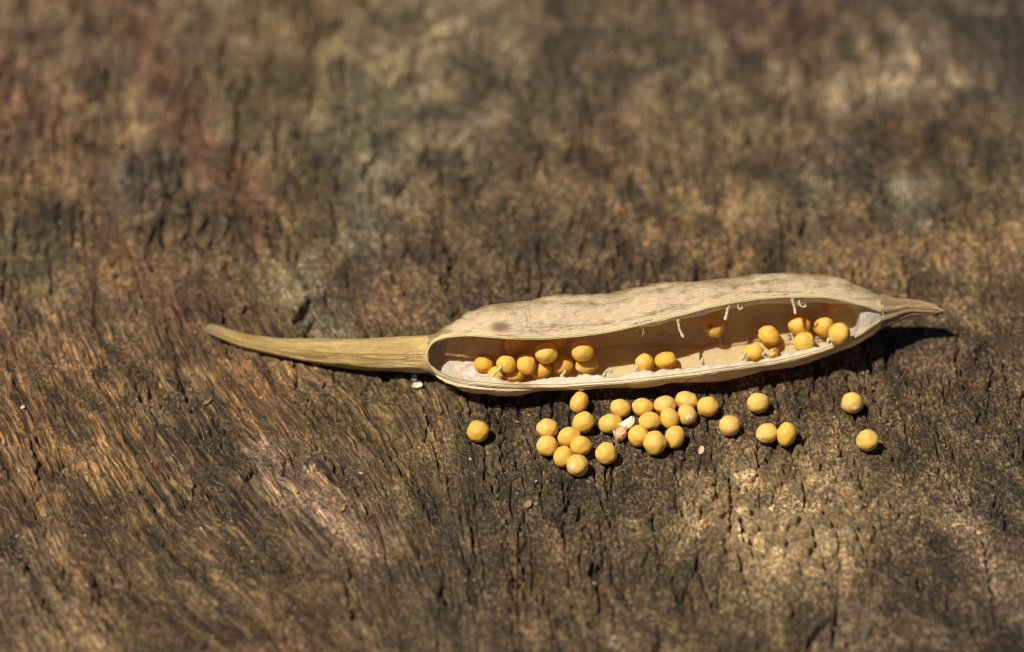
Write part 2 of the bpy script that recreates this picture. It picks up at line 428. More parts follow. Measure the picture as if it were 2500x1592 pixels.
def build_wood(mat):
    xs = np.array(out_from(-7.3, -1, .02, 30)[::-1] + list(spaced(-7.3, 7.3, .0118)) + out_from(7.3, 1, .02, 30))
    ys = np.array(out_from(-5.4, -1, .02, 30)[::-1] + list(spaced(-5.4, -3.2, .019)) + list(spaced(-3.2, 1.2, .0152))
                  + list(spaced(1.2, 3.0, .022)) + list(spaced(3.0, 7.4, .034)) + out_from(7.4, 1, .05, 36))
    X, Y = np.meshgrid(xs, ys)
    nr, nc = X.shape
    H = np.zeros(X.shape); att = np.zeros(X.shape + (3,)); colr = np.zeros(X.shape + (4,)); gr = np.zeros(X.shape + (3,))
    st = 120
    for r in range(0, nr, st):
        sl_ = slice(r, min(nr, r + st))
        h, a2, b2, left, bl, ck, u, v = height(X[sl_], Y[sl_])
        H[sl_] = h; att[sl_] = np.stack([left, bl, ck], -1)
        uc = np.clip(u, -200, 2700); vc = np.clip(v, -150, 1750)
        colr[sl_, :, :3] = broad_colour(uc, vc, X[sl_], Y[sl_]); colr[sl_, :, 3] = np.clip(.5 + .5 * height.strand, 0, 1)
        gr[sl_] = np.stack([a2, b2, h], -1)
    V = np.stack([X, Y, H], -1).reshape(-1, 3)
    F = grid_faces(nr, nc)
    o = mesh_obj('wood_surface', V, F, mat, attrs={'zones': att.reshape(-1, 3), 'tone': colr.reshape(-1, 4)}, uv=gr.reshape(-1, 3))
    return tag(o, kind='structure')

def wood_material():
    m = NT('weathered wood')
    g = m.attr('grain').outputs['Vector']; z = m.sep(m.attr('zones').outputs['Color']); ta = m.attr('tone'); tone = ta.outputs['Color']; st = ta.outputs['Alpha']
    tc = m('ShaderNodeTexCoord').outputs['Object']
    left = z[0]; bl = z[1]; ck = z[2]
    # speckle of fine fibres and crumbs
    n1 = m.noise(m.vmul(tc, (1, .75, 1)), 30, 5, .72, .4).outputs[0]
    n2 = m.noise(m.vmul(g, (1, .10, 0)), 30, 4, .65, .2).outputs[0]
    n3 = m.noise(m.vmul(tc, (1, .8, 1)), 13, 5, .65, .4).outputs[0]
    n4 = m.noise(m.vmul(g, (1, .10, 0)), 13, 3, .6, .3).outputs[0]
    f12 = m.mix(m.math('MULTIPLY', left, .85), m('ShaderNodeCombineColor', {0: n1, 1: n1, 2: n1}).outputs[0], m('ShaderNodeCombineColor', {0: n2, 1: n2, 2: n2}).outputs[0])
    f34 = m.mix(m.math('MULTIPLY', left, .85), m('ShaderNodeCombineColor', {0: n3, 1: n3, 2: n3}).outputs[0], m('ShaderNodeCombineColor', {0: n4, 1: n4, 2: n4}).outputs[0])
    v1 = m.ramp(f12, [(.30, .22), (.46, .75), (.56, 1.25), (.72, 1.0)])
    s1 = m.math('MULTIPLY', m.ramp(f12, [(.36, .06), (.5, .44), (.62, 1.0)]), 2.1)
    s2 = m.math('MULTIPLY', m.ramp(f34, [(.32, .30), (.5, .49), (.66, .80)]), 2.05)
    n5 = m.noise(m.vmul(g, (1, .55, 0)), 2.2, 5, .62, .8).outputs[0]
    s3 = m.math('MULTIPLY', m.ramp(n5, [(.34, .20), (.5, .46), (.66, .84)]), 2.05)
    s4 = m.math('MULTIPLY', m.ramp(st, [(.15, .14), (.5, .40), (.85, .95)]), 2.1)
    val = m.math('MULTIPLY', m.math('MULTIPLY', s1, s2), m.math('MULTIPLY', s3, s4))
    val = m.math('MULTIPLY', val, 1.06)
    vm = m('ShaderNodeMix', data_type='FLOAT'); m.l.new(m.math('MULTIPLY', bl, .40), vm.inputs[0]); m.l.new(val, vm.inputs[2]); vm.inputs[3].default_value = 1.0
    val = vm.outputs[0]
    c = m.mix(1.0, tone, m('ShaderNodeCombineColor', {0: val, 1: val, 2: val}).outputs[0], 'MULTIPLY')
    # hue changes: rusty, mossy grey-green, pinkish grey
    hn = m.noise(m.vmul(tc, (1, .8, 1)), 7.0, 4, .6, .5).outputs['Color']
    hs = m.sep(hn)
    rust = m.ramp(hs[0], [(.50, 0.0), (.64, .45)])
    c = m.mix(rust, c, m.mix(1.0, c, (1.22, .96, .72, 1), 'MULTIPLY'))
    moss = m.ramp(hs[1], [(.52, 0.0), (.68, .8)])
    c = m.mix(moss, c, m.mix(1.0, c, (.92, .97, .90, 1), 'MULTIPLY'))
    lo = m.math('MULTIPLY', left, m.ramp(st, [(.45, 0.0), (.8, 1.0)]), clamp=True)
    c = m.mix(lo, c, m.mix(1.0, c, (1.12, 1.0, .84, 1), 'MULTIPLY'))
    # dark damp crust in specks and patches
    d1 = m.noise(m.vmul(g, (1, .45, 0)), 22, 5, .7, .6).outputs[0]
    d2 = m.noise(m.vmul(g, (1, .6, 0)), 4.5, 4, .65, .8).outputs[0]
    dk = m.math('MAXIMUM', m.ramp(d1, [(.52, 0.0), (.60, .70)]), m.ramp(d2, [(.54, 0.0), (.64, .55)]))
    dk = m.math('MULTIPLY', dk, m.math('SUBTRACT', 1.0, m.math('MULTIPLY', bl, .75)))
    c = m.mix(dk, c, srgb(44, 39, 34))
    # pinkish crumbs lodged in the fissures and pale broken fibre ends
    p1 = m.noise(tc, 55, 3, .6, .2).outputs[0]
    pk = m.math('MULTIPLY', m.ramp(p1, [(.58, 0.0), (.68, 1.0)]), m.ramp(m.noise(tc, 3.2, 3, .6).outputs[0], [(.42, .05), (.62, .75)]))
    c = m.mix(pk, c, srgb(168, 140, 120))
    w1 = m.noise(m.vmul(g, (1, .13, 0)), 70, 2, .5, 1.0).outputs[0]
    wk = m.ramp(w1, [(.66, 0.0), (.72, .6)])
    c = m.mix(wk, c, srgb(176, 146, 98))
    m.set('Base Color', c)
    m.set('Roughness', m.ramp(n1, [(.3, .62), (.7, .9)]))
    m.set('Specular IOR Level', .22)
    hsum = m.math('ADD', m.math('MULTIPLY', f12, 1.0), m.math('MULTIPLY', m.noise(tc, 110, 3, .7).outputs[0], .6))
    m.set('Normal', m.bump(hsum, 1.0, .035))
    return m.m

WOOD = wood_material()
build_wood(WOOD)

def wood_z(x, y, r=.03):
    a = np.linspace(0, 2 * np.pi, 9)[:-1]
    xx = np.concatenate([[x], x + r * np.cos(a), x + r * .5 * np.cos(a)]); yy = np.concatenate([[y], y + r * np.sin(a), y + r * .5 * np.sin(a)])
    h = height(xx, yy)[0]
    return float(np.percentile(h, 80))

# ------------------------------------------------------------------ POD: measured outlines
fT = pchip([496, 505, 513, 544, 583, 634, 712, 815, 918, 1021, 1046, 1060, 1081, 1116, 1145, 1180, 1232, 1291, 1334, 1363, 1407, 1465, 1523, 1567, 1610, 1666, 1733, 1799, 1866, 1932, 1999, 2032, 2065, 2098, 2131, 2156, 2194, 2210, 2269, 2292],
           [805, 796, 791, 799, 812, 821, 828, 828, 826, 820, 818, 814, 803, 780, 762, 748, 740, 734, 723, 718, 720, 717, 709, 699, 690, 688, 683, 676, 667, 667, 669, 673, 683, 698, 714, 722, 731, 731, 741, 748])
fB = pchip([496, 505, 519, 544, 570, 634, 712, 815, 918, 995, 1046, 1067, 1099, 1131, 1174, 1232, 1262, 1305, 1349, 1436, 1494, 1552, 1610, 1640, 1683, 1733, 1783, 1866, 1932, 1999, 2065, 2100, 2130, 2156, 2182, 2199, 2231, 2264, 2292],
           [807, 813, 820, 831, 842, 860, 876, 894, 904, 908, 911, 921, 936, 954, 963, 967, 966, 957, 954, 949, 947, 948, 943, 936, 934, 934, 926, 907, 897, 877, 852, 836, 818, 799, 789, 780, 769, 768, 769])
fFi = pchip([1043, 1045, 1049, 1056, 1067, 1096, 1145, 1203, 1262, 1320, 1378, 1436, 1494, 1552, 1610, 1666, 1733, 1799, 1866, 1932, 1999, 2048, 2092, 2118, 2140, 2153, 2158],
            [873, 860, 849, 840, 832, 824, 821, 825, 829, 829, 826, 820, 811, 798, 785, 771, 753, 740, 731, 727, 727, 733, 744, 751, 759, 766, 773])
fNi = pchip([1043, 1047, 1055, 1073, 1116, 1174, 1262, 1349, 1436, 1523, 1610, 1700, 1733, 1866, 1932, 1999, 2048, 2092, 2131, 2150, 2158],
            [873, 884, 896, 910, 928, 936, 942, 944, 939, 932, 923, 912, 906, 889, 876, 858, 839, 818, 793, 781, 773])
frat = pchip([496, 900, 1050, 1150, 1400, 1900, 2060, 2150, 2200, 2292], [1.0, 1.0, .9, .70, .56, .54, .66, .9, 1.0, 1.0])
fz0 = pchip([496, 800, 1000, 1100, 1250, 1880, 1980, 2060, 2120, 2160, 2200, 2292], [3, 3, 15, 20, 24, 28, 33, 44, 60, 72, 82, 88])

_xs = np.linspace(496, 2292, 900)
_ph = np.linspace(0, 2 * np.pi, 60)
def _dep0():
    D = gdep(_xs, (fT(_xs) + fB(_xs)) / 2, .4)
    A = (fB(_xs) - fT(_xs)) / 2; vc = (fB(_xs) + fT(_xs)) / 2; Bd = A * frat(_xs) * PX
    for _ in range(3):
        P = Wp(_xs[:, None] + 0 * _ph, vc[:, None] - A[:, None] * np.sin(_ph), D[:, None] - Bd[:, None] * np.cos(_ph))
        mz = P[..., 2].min(1)
        D = D + (mz - fz0(_xs) * PX - .01) / math.sin(TH)
    k = np.exp(-.5 * (np.arange(-45, 46) / 16.) ** 2); k /= k.sum()
    Dp = np.concatenate([D[0] + (np.arange(-45, 0)) * (D[1] - D[0]), D, D[-1] + np.arange(1, 46) * (D[-1] - D[-2])])
    return np.convolve(Dp, k, 'valid')
_D = _dep0()
fD = lambda x: np.interp(x, _xs, _D)
vcA = lambda x: ((fB(x) + fT(x)) / 2, (fB(x) - fT(x)) / 2)

RIDGE1 = pchip([1060, 1130, 1203, 1262, 1349, 1407, 1465, 1523, 1581, 1640, 1700, 1780, 1866, 1932, 1999, 2070, 2110, 2145],
               [820, 768, 758, 752, 740, 742, 743, 733, 712, 703, 700, 697, 690, 686, 690, 704, 716, 727])
RIDGE2 = pchip([1250, 1320, 1378, 1465, 1552, 1610, 1654, 1700, 1735, 1800, 1866, 1932, 2000, 2090, 2145],
               [797, 799, 798, 791, 777, 762, 745, 741, 722, 712, 711, 711, 718, 729, 727])

def outer(x, sn, cs, disp=0.0):
    """pod surface: station x, sine and cosine of the angle round the section; disp in px outwards"""
    vc, A = vcA(x)
    v = vc - (A + disp) * sn
    return v, fD(x) - (A * frat(x) + disp) * PX * cs

def front_dep(x, v, lift=0.0):
    vc, A = vcA(x)
    s = np.clip((vc - v) / np.maximum(A, 1), -.985, .985)
    return fD(x) - (A * frat(x)) * PX * np.sqrt(1 - s * s) - lift * PX

def kx(x):
    return np.interp(x, [1043, 1044.5, 1048, 1056, 1070, 1090, 1115, 2080, 2089, 2096, 2102, 2125, 2150, 2158],
                     [.96, .60, .34, .20, .10, .05, .02, .02, .14, .55, .74, .84, .94, .97])

def inner_profile(x, ph):
    """inside wall; ph runs from the far rim over the back to the near rim"""
    v, d = outer(x, np.sin(ph), np.cos(ph))
    thk = 6.0 * (1 - np.clip(kx(x), 0, 1)) * sstep(1043, 1060, x)
    v, d = outer(x, np.sin(ph), np.cos(ph), -thk)
    vf = fFi(x); vn = fNi(x); ov = (vf + vn) / 2; od = front_dep(x, ov)
    xe = x + np.clip(50 * ((v - 782) / 46.) ** 4, 0, 60) * sstep(1950, 2060, x)
    k = kx(np.where(x > 1900, np.minimum(xe, 2158), x))
    cv = np.clip(v, vf, vn)
    return v + (cv - v) * k, d + (front_dep(x, cv) - d) * k

_ist = np.concatenate([1043 + 57 * (np.linspace(0, 1, 26) ** 1.8), np.linspace(1103, 2060, 240), np.linspace(2063, 2158, 60)])
_NI = 72
def _inner_table():
    V = np.zeros((len(_ist), _NI)); Dd = np.zeros_like(V)
    for i, x in enumerate(_ist):
        vc, A = vcA(x)
        pf = math.asin(np.clip((vc - fFi(x)) / A, -.98, .98)); pn_ = math.asin(np.clip((vc - fNi(x)) / A, -.98, .98))
        ph = np.linspace(pf, 2 * math.pi + pn_, _NI)
        V[i], Dd[i] = inner_profile(x, ph)
    return V, Dd
IV, ID = _inner_table()
IP = Wp(_ist[:, None] + 0 * IV, IV, ID)

def back_dep(u, v):
    """depth of the inside back wall seen through the opening at u, v"""
    i = int(np.clip(np.searchsorted(_ist, u) - 1, 0, len(_ist) - 2)); t = (u - _ist[i]) / (_ist[i + 1] - _ist[i])
    def one(j):
        a = int(np.argmin(IV[j])); b = int(np.argmax(IV[j]))
        return np.interp(v, IV[j][a:b + 1], ID[j][a:b + 1])
    return one(i) * (1 - t) + one(i + 1) * t
back_dep_v = np.vectorize(back_dep)

# ------------------------------------------------------------------ pod materials
def pod_material(name, base, olive, pink, gloss=.42, thin=True):
    m = NT(name)
    g = m.attr('grain').outputs['Vector']; z = m.sep(m.attr('zones').outputs['Color'])
    n1 = m.noise(m.vmul(g, (1.0, 1.3, 1)), 1.6, 5, .65, .6).outputs[0]
    n2 = m.noise(m.vmul(g, (.35, 2.2, 1)), 5.0, 4, .6, .3).outputs[0]
    n3 = m.noise(m.vmul(g, (1, 1.2, 1)), 13, 3, .6).outputs[0]
    c = m.mix(m.ramp(n1, [(.38, 0.0), (.62, .8)]), base, pink)
    ol = m.math('MULTIPLY', z[2], m.ramp(n2, [(.30, .25), (.60, 1.15)]), clamp=True)
    c = m.mix(ol, c, olive)
    n4 = m.noise(m.vmul(g, (1, 1.1, 1)), 4.2, 5, .7, 1.2).outputs[0]
    c = m.mix(m.ramp(n4, [(.50, 0.0), (.53, .55), (.56, 0.0)]), c, m.mix(1.0, c, (.66, .56, .40, 1), 'MULTIPLY'))
    c = m.mix(m.ramp(n3, [(.52, 0.0), (.66, .6)]), c, m.mix(1.0, c, (.62, .55, .42, 1), 'MULTIPLY'))
    c = m.mix(m.math('MULTIPLY', m.math('MULTIPLY', z[0], m.ramp(n1, [(.40, .15), (.60, .8)])), 1.0), c, srgb(120, 94, 60))
    c = m.mix(z[1], c, m.mix(n3, srgb(124, 98, 74), srgb(190, 160, 124)))
    m.set('Base Color', c)
    m.set('Roughness', m.ramp(n2, [(.38, gloss - .12), (.60, gloss + .22)]))
    m.set('Specular IOR Level', .55)
    if thin: m.thin(.33, m.mix(1.0, c, (1.0, .84, .50, 1), 'MULTIPLY'))
    h = m.math('ADD', m.math('MULTIPLY', n2, 1.0), m.math('MULTIPLY', n3, .5))
    m.set('Normal', m.bump(h, 1.0, .022))
    return m.m

M_VALVE = pod_material('dry pod skin', srgb(254, 234, 190), srgb(168, 142, 76), srgb(254, 224, 184))
M_BEAK = pod_material('dry beak skin', srgb(228, 194, 122), srgb(176, 140, 60), srgb(204, 166, 112), .42, False)
M_STALK = pod_material('dry stalk skin', srgb(226, 188, 130), srgb(164, 124, 76), srgb(214, 182, 152), .6, False)

def inner_material():
    m = NT('pod lining')
    g = m.attr('grain').outputs['Vector']; z = m.sep(m.attr('zones').outputs['Color'])
    n1 = m.noise(m.vmul(g, (.6, 1.5, 1)), 2.2, 4, .6, .4).outputs[0]
    n2 = m.noise(m.vmul(g, (.4, 3, 1)), 7, 3, .6).outputs[0]
    c = m.mix(m.ramp(n1, [(.35, 0.0), (.65, 1.0)]), srgb(250, 236, 178), srgb(242, 220, 150))
    c = m.mix(z[0], c, m.mix(n1, srgb(242, 236, 212), srgb(220, 208, 190)))
    c = m.mix(m.ramp(n2, [(.55, 0.0), (.7, .35)]), c, srgb(170, 148, 104))
    m.set('Base Color', c); m.set('Roughness', .42); m.set('Specular IOR Level', .45)
    m.thin(.50, m.mix(1.0, c, (1.0, .80, .44, 1), 'MULTIPLY'))
    m.set('Normal', m.bump(m.math('ADD', n1, m.math('MULTIPLY', n2, .5)), .7, .012))
    return m.m
M_LINING = inner_material()

def simple_mat(name, c1, c2, scale=20, rough=.6, sss=.2, bump=.6, dist=.006, spec=.35, thin=0):
    m = NT(name); tc = m('ShaderNodeTexCoord').outputs['Object']
    n = m.noise(tc, scale, 4, .65, .3).outputs[0]
    m.set('Base Color', m.mix(m.ramp(n, [(.35, 0.0), (.65, 1.0)]), c1, c2)); m.set('Roughness', rough); m.set('Specular IOR Level', spec)
    if sss: m.set('Subsurface Weight', sss); m.set('Subsurface Radius', (.08, .06, .04)); m.set('Subsurface Scale', 1.0)
    if thin: m.thin(thin, tuple(np.array(c1) * np.array([1, .9, .75])))
    m.set('Normal', m.bump(n, bump, dist))
    return m.m

def rim_material():
    m = NT('pod rim'); g = m.attr('grain').outputs['Vector']; z = m.sep(m.attr('zones').outputs['Color'])
    n1 = m.noise(m.vmul(g, (.25, 4, 1)), 3, 4, .6, .2).outputs[0]; n2 = m.noise(m.vmul(g, (.8, 2, 1)), 2, 3, .6).outputs[0]
    c = m.mix(m.ramp(n1, [(.35, 0.0), (.65, 1.0)]), srgb(226, 210, 162), srgb(200, 176, 112))
    c = m.mix(m.ramp(n2, [(.45, 0.0), (.7, .5)]), c, srgb(214, 196, 160))
    c = m.mix(m.math('MULTIPLY', z[0], .8), c, srgb(158, 126, 74))
    m.set('Base Color', c); m.set('Roughness', .42); m.set('Specular IOR Level', .45)
    m.set('Subsurface Weight', .2); m.set('Subsurface Radius', (.08, .05, .03)); m.set('Subsurface Scale', 1.0)
    m.set('Normal', m.bump(n1, .6, .006))
    return m.m
M_RIM = rim_material()
M_PAPER = simple_mat('papery membrane', srgb(244, 238, 222), srgb(234, 220, 186), 7, .34, 0, .2, .006, .5, thin=.4)
M_PINK = simple_mat('pinkish membrane', srgb(226, 212, 202), srgb(206, 172, 142), 9, .38, 0, .8, .008, .5, thin=.4)
M_SKIN = simple_mat('brown inner skin', srgb(240, 218, 166), srgb(218, 186, 128), 12, .40, 0, .8, .010, .4, thin=.55)
M_FUN = simple_mat('funicle white', srgb(218, 202, 168), srgb(176, 152, 116), 60, .6, .35, 1.0, .006, .3)

# ------------------------------------------------------------------ POD: build
pod = bpy.data.objects.new('seed_pod', None); link(pod)
pod.location = G(1600, 890, 0)
pod.empty_display_size = .5
tag(pod, 'long dry beige seed pod split open along its side, with a tapering olive beak', 'seed pod')
bpy.context.view_layer.update()
PINV = -np.array(pod.location)
def pmesh(name, V, F, mat, parent=None, **kw):
    return mesh_obj(name, np.asarray(V) + PINV if parent is None else np.asarray(V) + PINV, F, mat, parent or pod, **kw)

def shell_disp(X, V, front):
    """relief of the dry valves, px; X station, V photo height, front = on the camera's side"""
    e = sstep(1043, 1075, X) * (1 - sstep(2135, 2156, X))
    w = 4.2 * fbm(X / 70, V / 34, 4, 80) + 1.5 * fbm(X / 22, V / 9, 3, 85)
    r1 = RIDGE1(X) + 2 * pn(X / 30, 0 * X, 90); r2 = RIDGE2(X) + 2 * pn(X / 30, 0 * X, 91)
    b = 3.6 * np.exp(-((V - r1) / 4.0) ** 2) - 3.0 * np.exp(-((V - r1 - 22) / 14.) ** 2) - 1.4 * np.exp(-((V - r1 - 6) / 4.) ** 2)
    b = b - 2.0 * np.exp(-((V - r2) / 2.6) ** 2) * sstep(1250, 1300, X)
    # panel of the face between the ridges sags a little, crosswise wrinkles where seeds pressed
    tx = (V - fFi(X)); 
    wr = .8 * (1 - np.abs(pn(X / 26 + .9 * pn(X / 24, V / 20, 95), V / 34, 92)) * 3) * sstep(-95, -60, tx) * (1 - sstep(-25, -12, tx)) * np.exp(-((X - 1330) / 150.) ** 2)
    fl = 1.8 * pn(X / 24, V / 15, 96) + 1.0 * np.abs(pn(X / 12, V / 9, 97))
    rim = -2.5 * np.exp(-((V - fFi(X) + 17) / 5.) ** 2)
    sc = ((X - 1222) / 23.) ** 2 + ((V - 797) / 14.) ** 2
    scar = np.exp(-sc ** 2)
    slit = np.exp(-(((X - 1228) / 14.) ** 2 + ((V - 800 - (X - 1228) * -.25) / 2.2) ** 2))
    return e * (w + front * (b + wr + fl + rim + scar * 1.0 - slit * 4)), np.clip(scar * front, 0, 1) * e, \
        front * e * np.clip(.75 * np.exp(-((V - r1 - 1.5) / 1.6) ** 2) + .8 * np.exp(-((V - r2) / 1.8) ** 2) * sstep(1250, 1300, X)
        + slit * 1.3, 0, 1)

def build_shell():
    st = np.concatenate([1043 + 57 * (np.linspace(0, 1, 30) ** 1.8), np.linspace(1103, 2060, 420), np.linspace(2063, 2158, 60)])
    NO = 150; NN = 72
    V = np.zeros((len(st), NO, 3)); Z = np.zeros((len(st), NO, 3)); Gc = np.zeros((len(st), NO, 3))
    for i, x in enumerate(st):
        vc, A = vcA(x)
        wr = 9.0 * sstep(1043, 1070, x) * (1 - sstep(2130, 2158, x))
        pf = math.asin(np.clip((vc - fFi(x) + wr) / A, -.98, .98)); pn_ = math.asin(np.clip((vc - fNi(x) - wr * .8) / A, -.985, .98))
        t = np.linspace(0, 1, NO); t = t * .62 + .38 * t ** 1.6
        ph = pf + (2 * math.pi + pn_ - pf) * t
        v0, d0 = outer(x, np.sin(ph), np.cos(ph))
        front = ((ph < math.pi / 2 + .25)).astype(float)
        dp, sc, vn = shell_disp(np.full(NO, x), v0, sstep(math.pi / 2 + .5, math.pi / 2, ph) + 0 * ph)
        dp = np.maximum(dp, -3.6) * sstep(0, .02, t) * sstep(1, .97, t)
        dp = np.where(np.abs(np.sin(ph)) > .9, dp * .8, dp)
        v1, d1 = outer(x, np.sin(ph), np.cos(ph), dp)
        V[i] = Wp(x, v1, d1)
        r1 = RIDGE1(x)
        olive = np.clip(sstep(r1 + 22, r1 - 6, v0) * (.35 + .5 * fbm(np.full(NO, x / 70), v0 / 20, 3, 100) * 2) + .75 * sstep(1115, 1060, x) + .55 * sstep(.93, 1.0, np.sin(ph)), 0, 1)
        olive = np.clip(olive + .5 * sstep(.1, .5, fbm(np.full(NO, x / 40), v0 / 14, 3, 104)), 0, 1)
        Z[i] = np.stack([vn, sc, olive], -1)
        Gc[i] = np.stack([np.full(NO, x / 40.), ph * A / 40., np.zeros(NO)], -1)
    n1 = V.reshape(-1, 3)
    F1 = grid_faces(len(st), NO)
    o = pmesh('valve', n1, F1[:, ::-1], M_VALVE, attrs={'zones': Z.reshape(-1, 3)}, uv=Gc.reshape(-1, 3))
    # the lining: inside skin of the pod, its lips turned out under the rim
    st2 = _ist
    NV = NN
    Vi = np.zeros((len(st2), NV, 3)); Zi = np.zeros_like(Vi); Gi = np.zeros_like(Vi)
    for i, x in enumerate(st2):
        v = IV[i]; d = ID[i]
        X = np.full(NV, x)
        ruff = (1.4 * fbm(X / 50, v / 16, 3, 120) + .6 * fbm(X / 14, v / 8, 2, 123)) * sstep(0, .1, np.linspace(0, 1, NV)) * sstep(1, .92, np.linspace(0, 1, NV)) * (1 - kx(x)) ** 2
        ruff = ruff + 5.0 * fbm(X / 22, v / 30, 4, 126) * (sstep(1180, 1090, x) * sstep(1046, 1062, x) + sstep(2095, 2110, x) * sstep(2150, 2130, x)) * sstep(0, .2, np.linspace(0, 1, NV)) * sstep(1, .85, np.linspace(0, 1, NV))
        Vi[i] = Wp(X, v, d + ruff * PX)
        white = np.clip(sstep(1200, 1080, x) + sstep(2070, 2100, x + np.clip(20 * ((v - 785) / 45.) ** 2, 0, 40)) * (x > 1900) + .8 * sstep(fNi(x) - 26, fNi(x) - 8, v + 5 * pn(X / 20, v / 12, 125)), 0, 1)
        Zi[i] = np.stack([white, 0 * v, 0 * v], -1); Gi[i] = np.stack([X / 40, v / 40, 0 * v], -1)
    pmesh('lining', Vi.reshape(-1, 3), grid_faces(len(st2), NV), M_LINING, attrs={'zones': Zi.reshape(-1, 3)}, uv=Gi.reshape(-1, 3))
    return o
valve = build_shell()

def build_rim():
    far_in = [(x, fFi(x)) for x in (1043, 1045, 1049, 1056, 1067, 1096, 1145, 1203, 1262, 1320, 1378, 1436, 1494, 1552, 1610, 1666, 1733, 1799, 1866, 1932, 1999, 2048, 2092, 2118, 2140, 2153, 2158)]
    near_in = [(x, fNi(x)) for x in (2150, 2131, 2092, 2048, 1999, 1932, 1866, 1733, 1700, 1610, 1523, 1436, 1349, 1262, 1174, 1116, 1073, 1055, 1047, 1043)]
    loop = np.array(far_in + near_in)[:-1]
    loop = curve_pts(np.vstack([loop, loop[:1]]), 1100)[:-1]
    # smooth the loop
    for _ in range(6):
        loop = (np.roll(loop, 1, 0) + loop * 2 + np.roll(loop, -1, 0)) / 4
    tan = np.roll(loop, -1, 0) - np.roll(loop, 1, 0); tan /= np.linalg.norm(tan, axis=1)[:, None]
    nrm = np.stack([tan[:, 1], -tan[:, 0]], 1)      # outwards in the picture (up on the far side)
    n = len(loop); s = np.arange(n)
    u0 = loop[:, 0]
    far = nrm[:, 1] < 0
    wid = np.where(far, 9.5, 9.0)
    k = np.exp(-.5 * (np.arange(-30, 31) / 10.) ** 2); k /= k.sum()
    wid = np.convolve(np.concatenate([wid[-30:], wid, wid[:30]]), k, 'valid')
    wid *= .35 + .65 * np.clip(np.minimum(sstep(1040, 1085, u0), sstep(2170, 2120, u0)), 0, 1)
    wid *= 1 + .55 * pn(s / 40., 0 * s, 130) + .25 * pn(s / 9., 0 * s, 133)
    T = np.linspace(0, 1, 15)
    prof = 1.6 * np.sin(np.pi * T) ** .5 + .9 * np.cos(2 * np.pi * T * 2.5) * np.sin(np.pi * T)
    P = []; Z = []; Gg = []
    for t, h in zip(T, prof):
        q = loop + nrm * (wid * t)[:, None]
        hh = h + .9 * pn(s / 14., t * 6 + 0 * s, 131)
        P.append(Wp(q[:, 0], q[:, 1], front_dep(q[:, 0], q[:, 1], 1.2 + hh)))
        g = .5 - .5 * np.cos(2 * np.pi * T * 2.5)[list(T).index(t)]
        Z.append(np.stack([np.full(n, g * .45 * (0 < t < 1)), 0 * s, 0 * s], 1)); Gg.append(np.stack([s / 6., np.full(n, t * 1.2), 0 * s], 1))
    for t in (1.0, .5, 0.0):
        q = loop + nrm * (wid * t)[:, None]
        P.append(Wp(q[:, 0], q[:, 1], front_dep(q[:, 0], q[:, 1], -5.5)))
        Z.append(np.zeros((n, 3))); Gg.append(np.stack([s / 6., np.full(n, t), 0 * s], 1))
    P = np.stack(P, 1); Z = np.stack(Z, 1); Gg = np.stack(Gg, 1); m = P.shape[1]
    r = np.arange(n)[:, None]; c = np.arange(m)[None, :]
    r2 = (r + 1) % n; c2 = (c + 1) % m
    F = np.stack([r * m + c, r2 * m + c, r2 * m + c2, r * m + c2], -1).reshape(-1, 4)
    pmesh('rim', P.reshape(-1, 3), F, M_RIM, attrs={'zones': Z.reshape(-1, 3)}, uv=Gg.reshape(-1, 3))
build_rim()

def build_tube_part(name, x0, x1, n, mat, seed, grow=0.0, ribs=9, rib=1.3, cap0=True, cap1=True, olive=.6, endf=None):
    st = np.linspace(x0, x1, n); NA = 96
    ph = np.linspace(0, 2 * np.pi, NA + 1)[:-1]
    V = []; Z = []; Gg = []
    for x in st:
        vc, A = vcA(x)
        r = rib * (np.cos(ph * ribs + 2.2 * pn(np.full(NA, x / 140.), ph * 0, seed)) + .6 * pn(ph * 4, np.full(NA, x / 90.), seed + 1)) + .9 * pn(ph * 9, np.full(NA, x / 60.), seed + 5)
        r = r * np.clip(A / 30, .3, 1) + grow
        if x0 < 1000: r = r * sstep(1046, 1020, x)
        v, d = outer(x, np.sin(ph), np.cos(ph), r)
        uu = np.full(NA, x) + (0 if endf is None else endf(x, ph))
        V.append(Wp(uu, v, d))
        vn = np.clip(.32 * sstep(-.6, -1.0, np.cos(ph * ribs + 2.2 * pn(np.full(NA, x / 140.), ph * 0, seed))), 0, 1)
        z1 = (.75 * sstep(575, 505, x) if x0 < 1000 else .7 * sstep(2205, 2165, x)) + 0 * ph
        Z.append(np.stack([vn, z1, np.clip(olive * (1 + 1.6 * fbm(np.full(NA, x / 120.), ph * 1.5, 3, seed + 9)) * (.4 + .6 * sstep(1046, 900, x) if x0 < 1000 else 1), 0, 1)], 1))
        Gg.append(np.stack([np.full(NA, x / 60.), ph * 1.2, 0 * ph], 1))
    V = np.array(V).reshape(-1, 3); Z = np.array(Z).reshape(-1, 3); Gg = np.array(Gg).reshape(-1, 3)
    F = grid_faces(n, NA, True)
    # caps: fans made of quads
    ex = [F]
    for flag, row in ((cap0, 0), (cap1, n - 1)):
        if flag:
            c = V[row * NA:(row + 1) * NA].mean(0); V = np.vstack([V, c]); Z = np.vstack([Z, [[.8, 0, .5]]]); Gg = np.vstack([Gg, [[0, 0, 0]]])
            i = np.arange(NA); ci = np.full(NA, len(V) - 1)
            # quads with a doubled centre would be degenerate: use every other vertex
            j = i[::2]
            ex.append(np.stack([row * NA + j, row * NA + (j + 1) % NA, row * NA + (j + 2) % NA, np.full(len(j), len(V) - 1)], 1))
    return pmesh(name, V, np.vstack(ex), mat, attrs={'zones': Z}, uv=Gg)

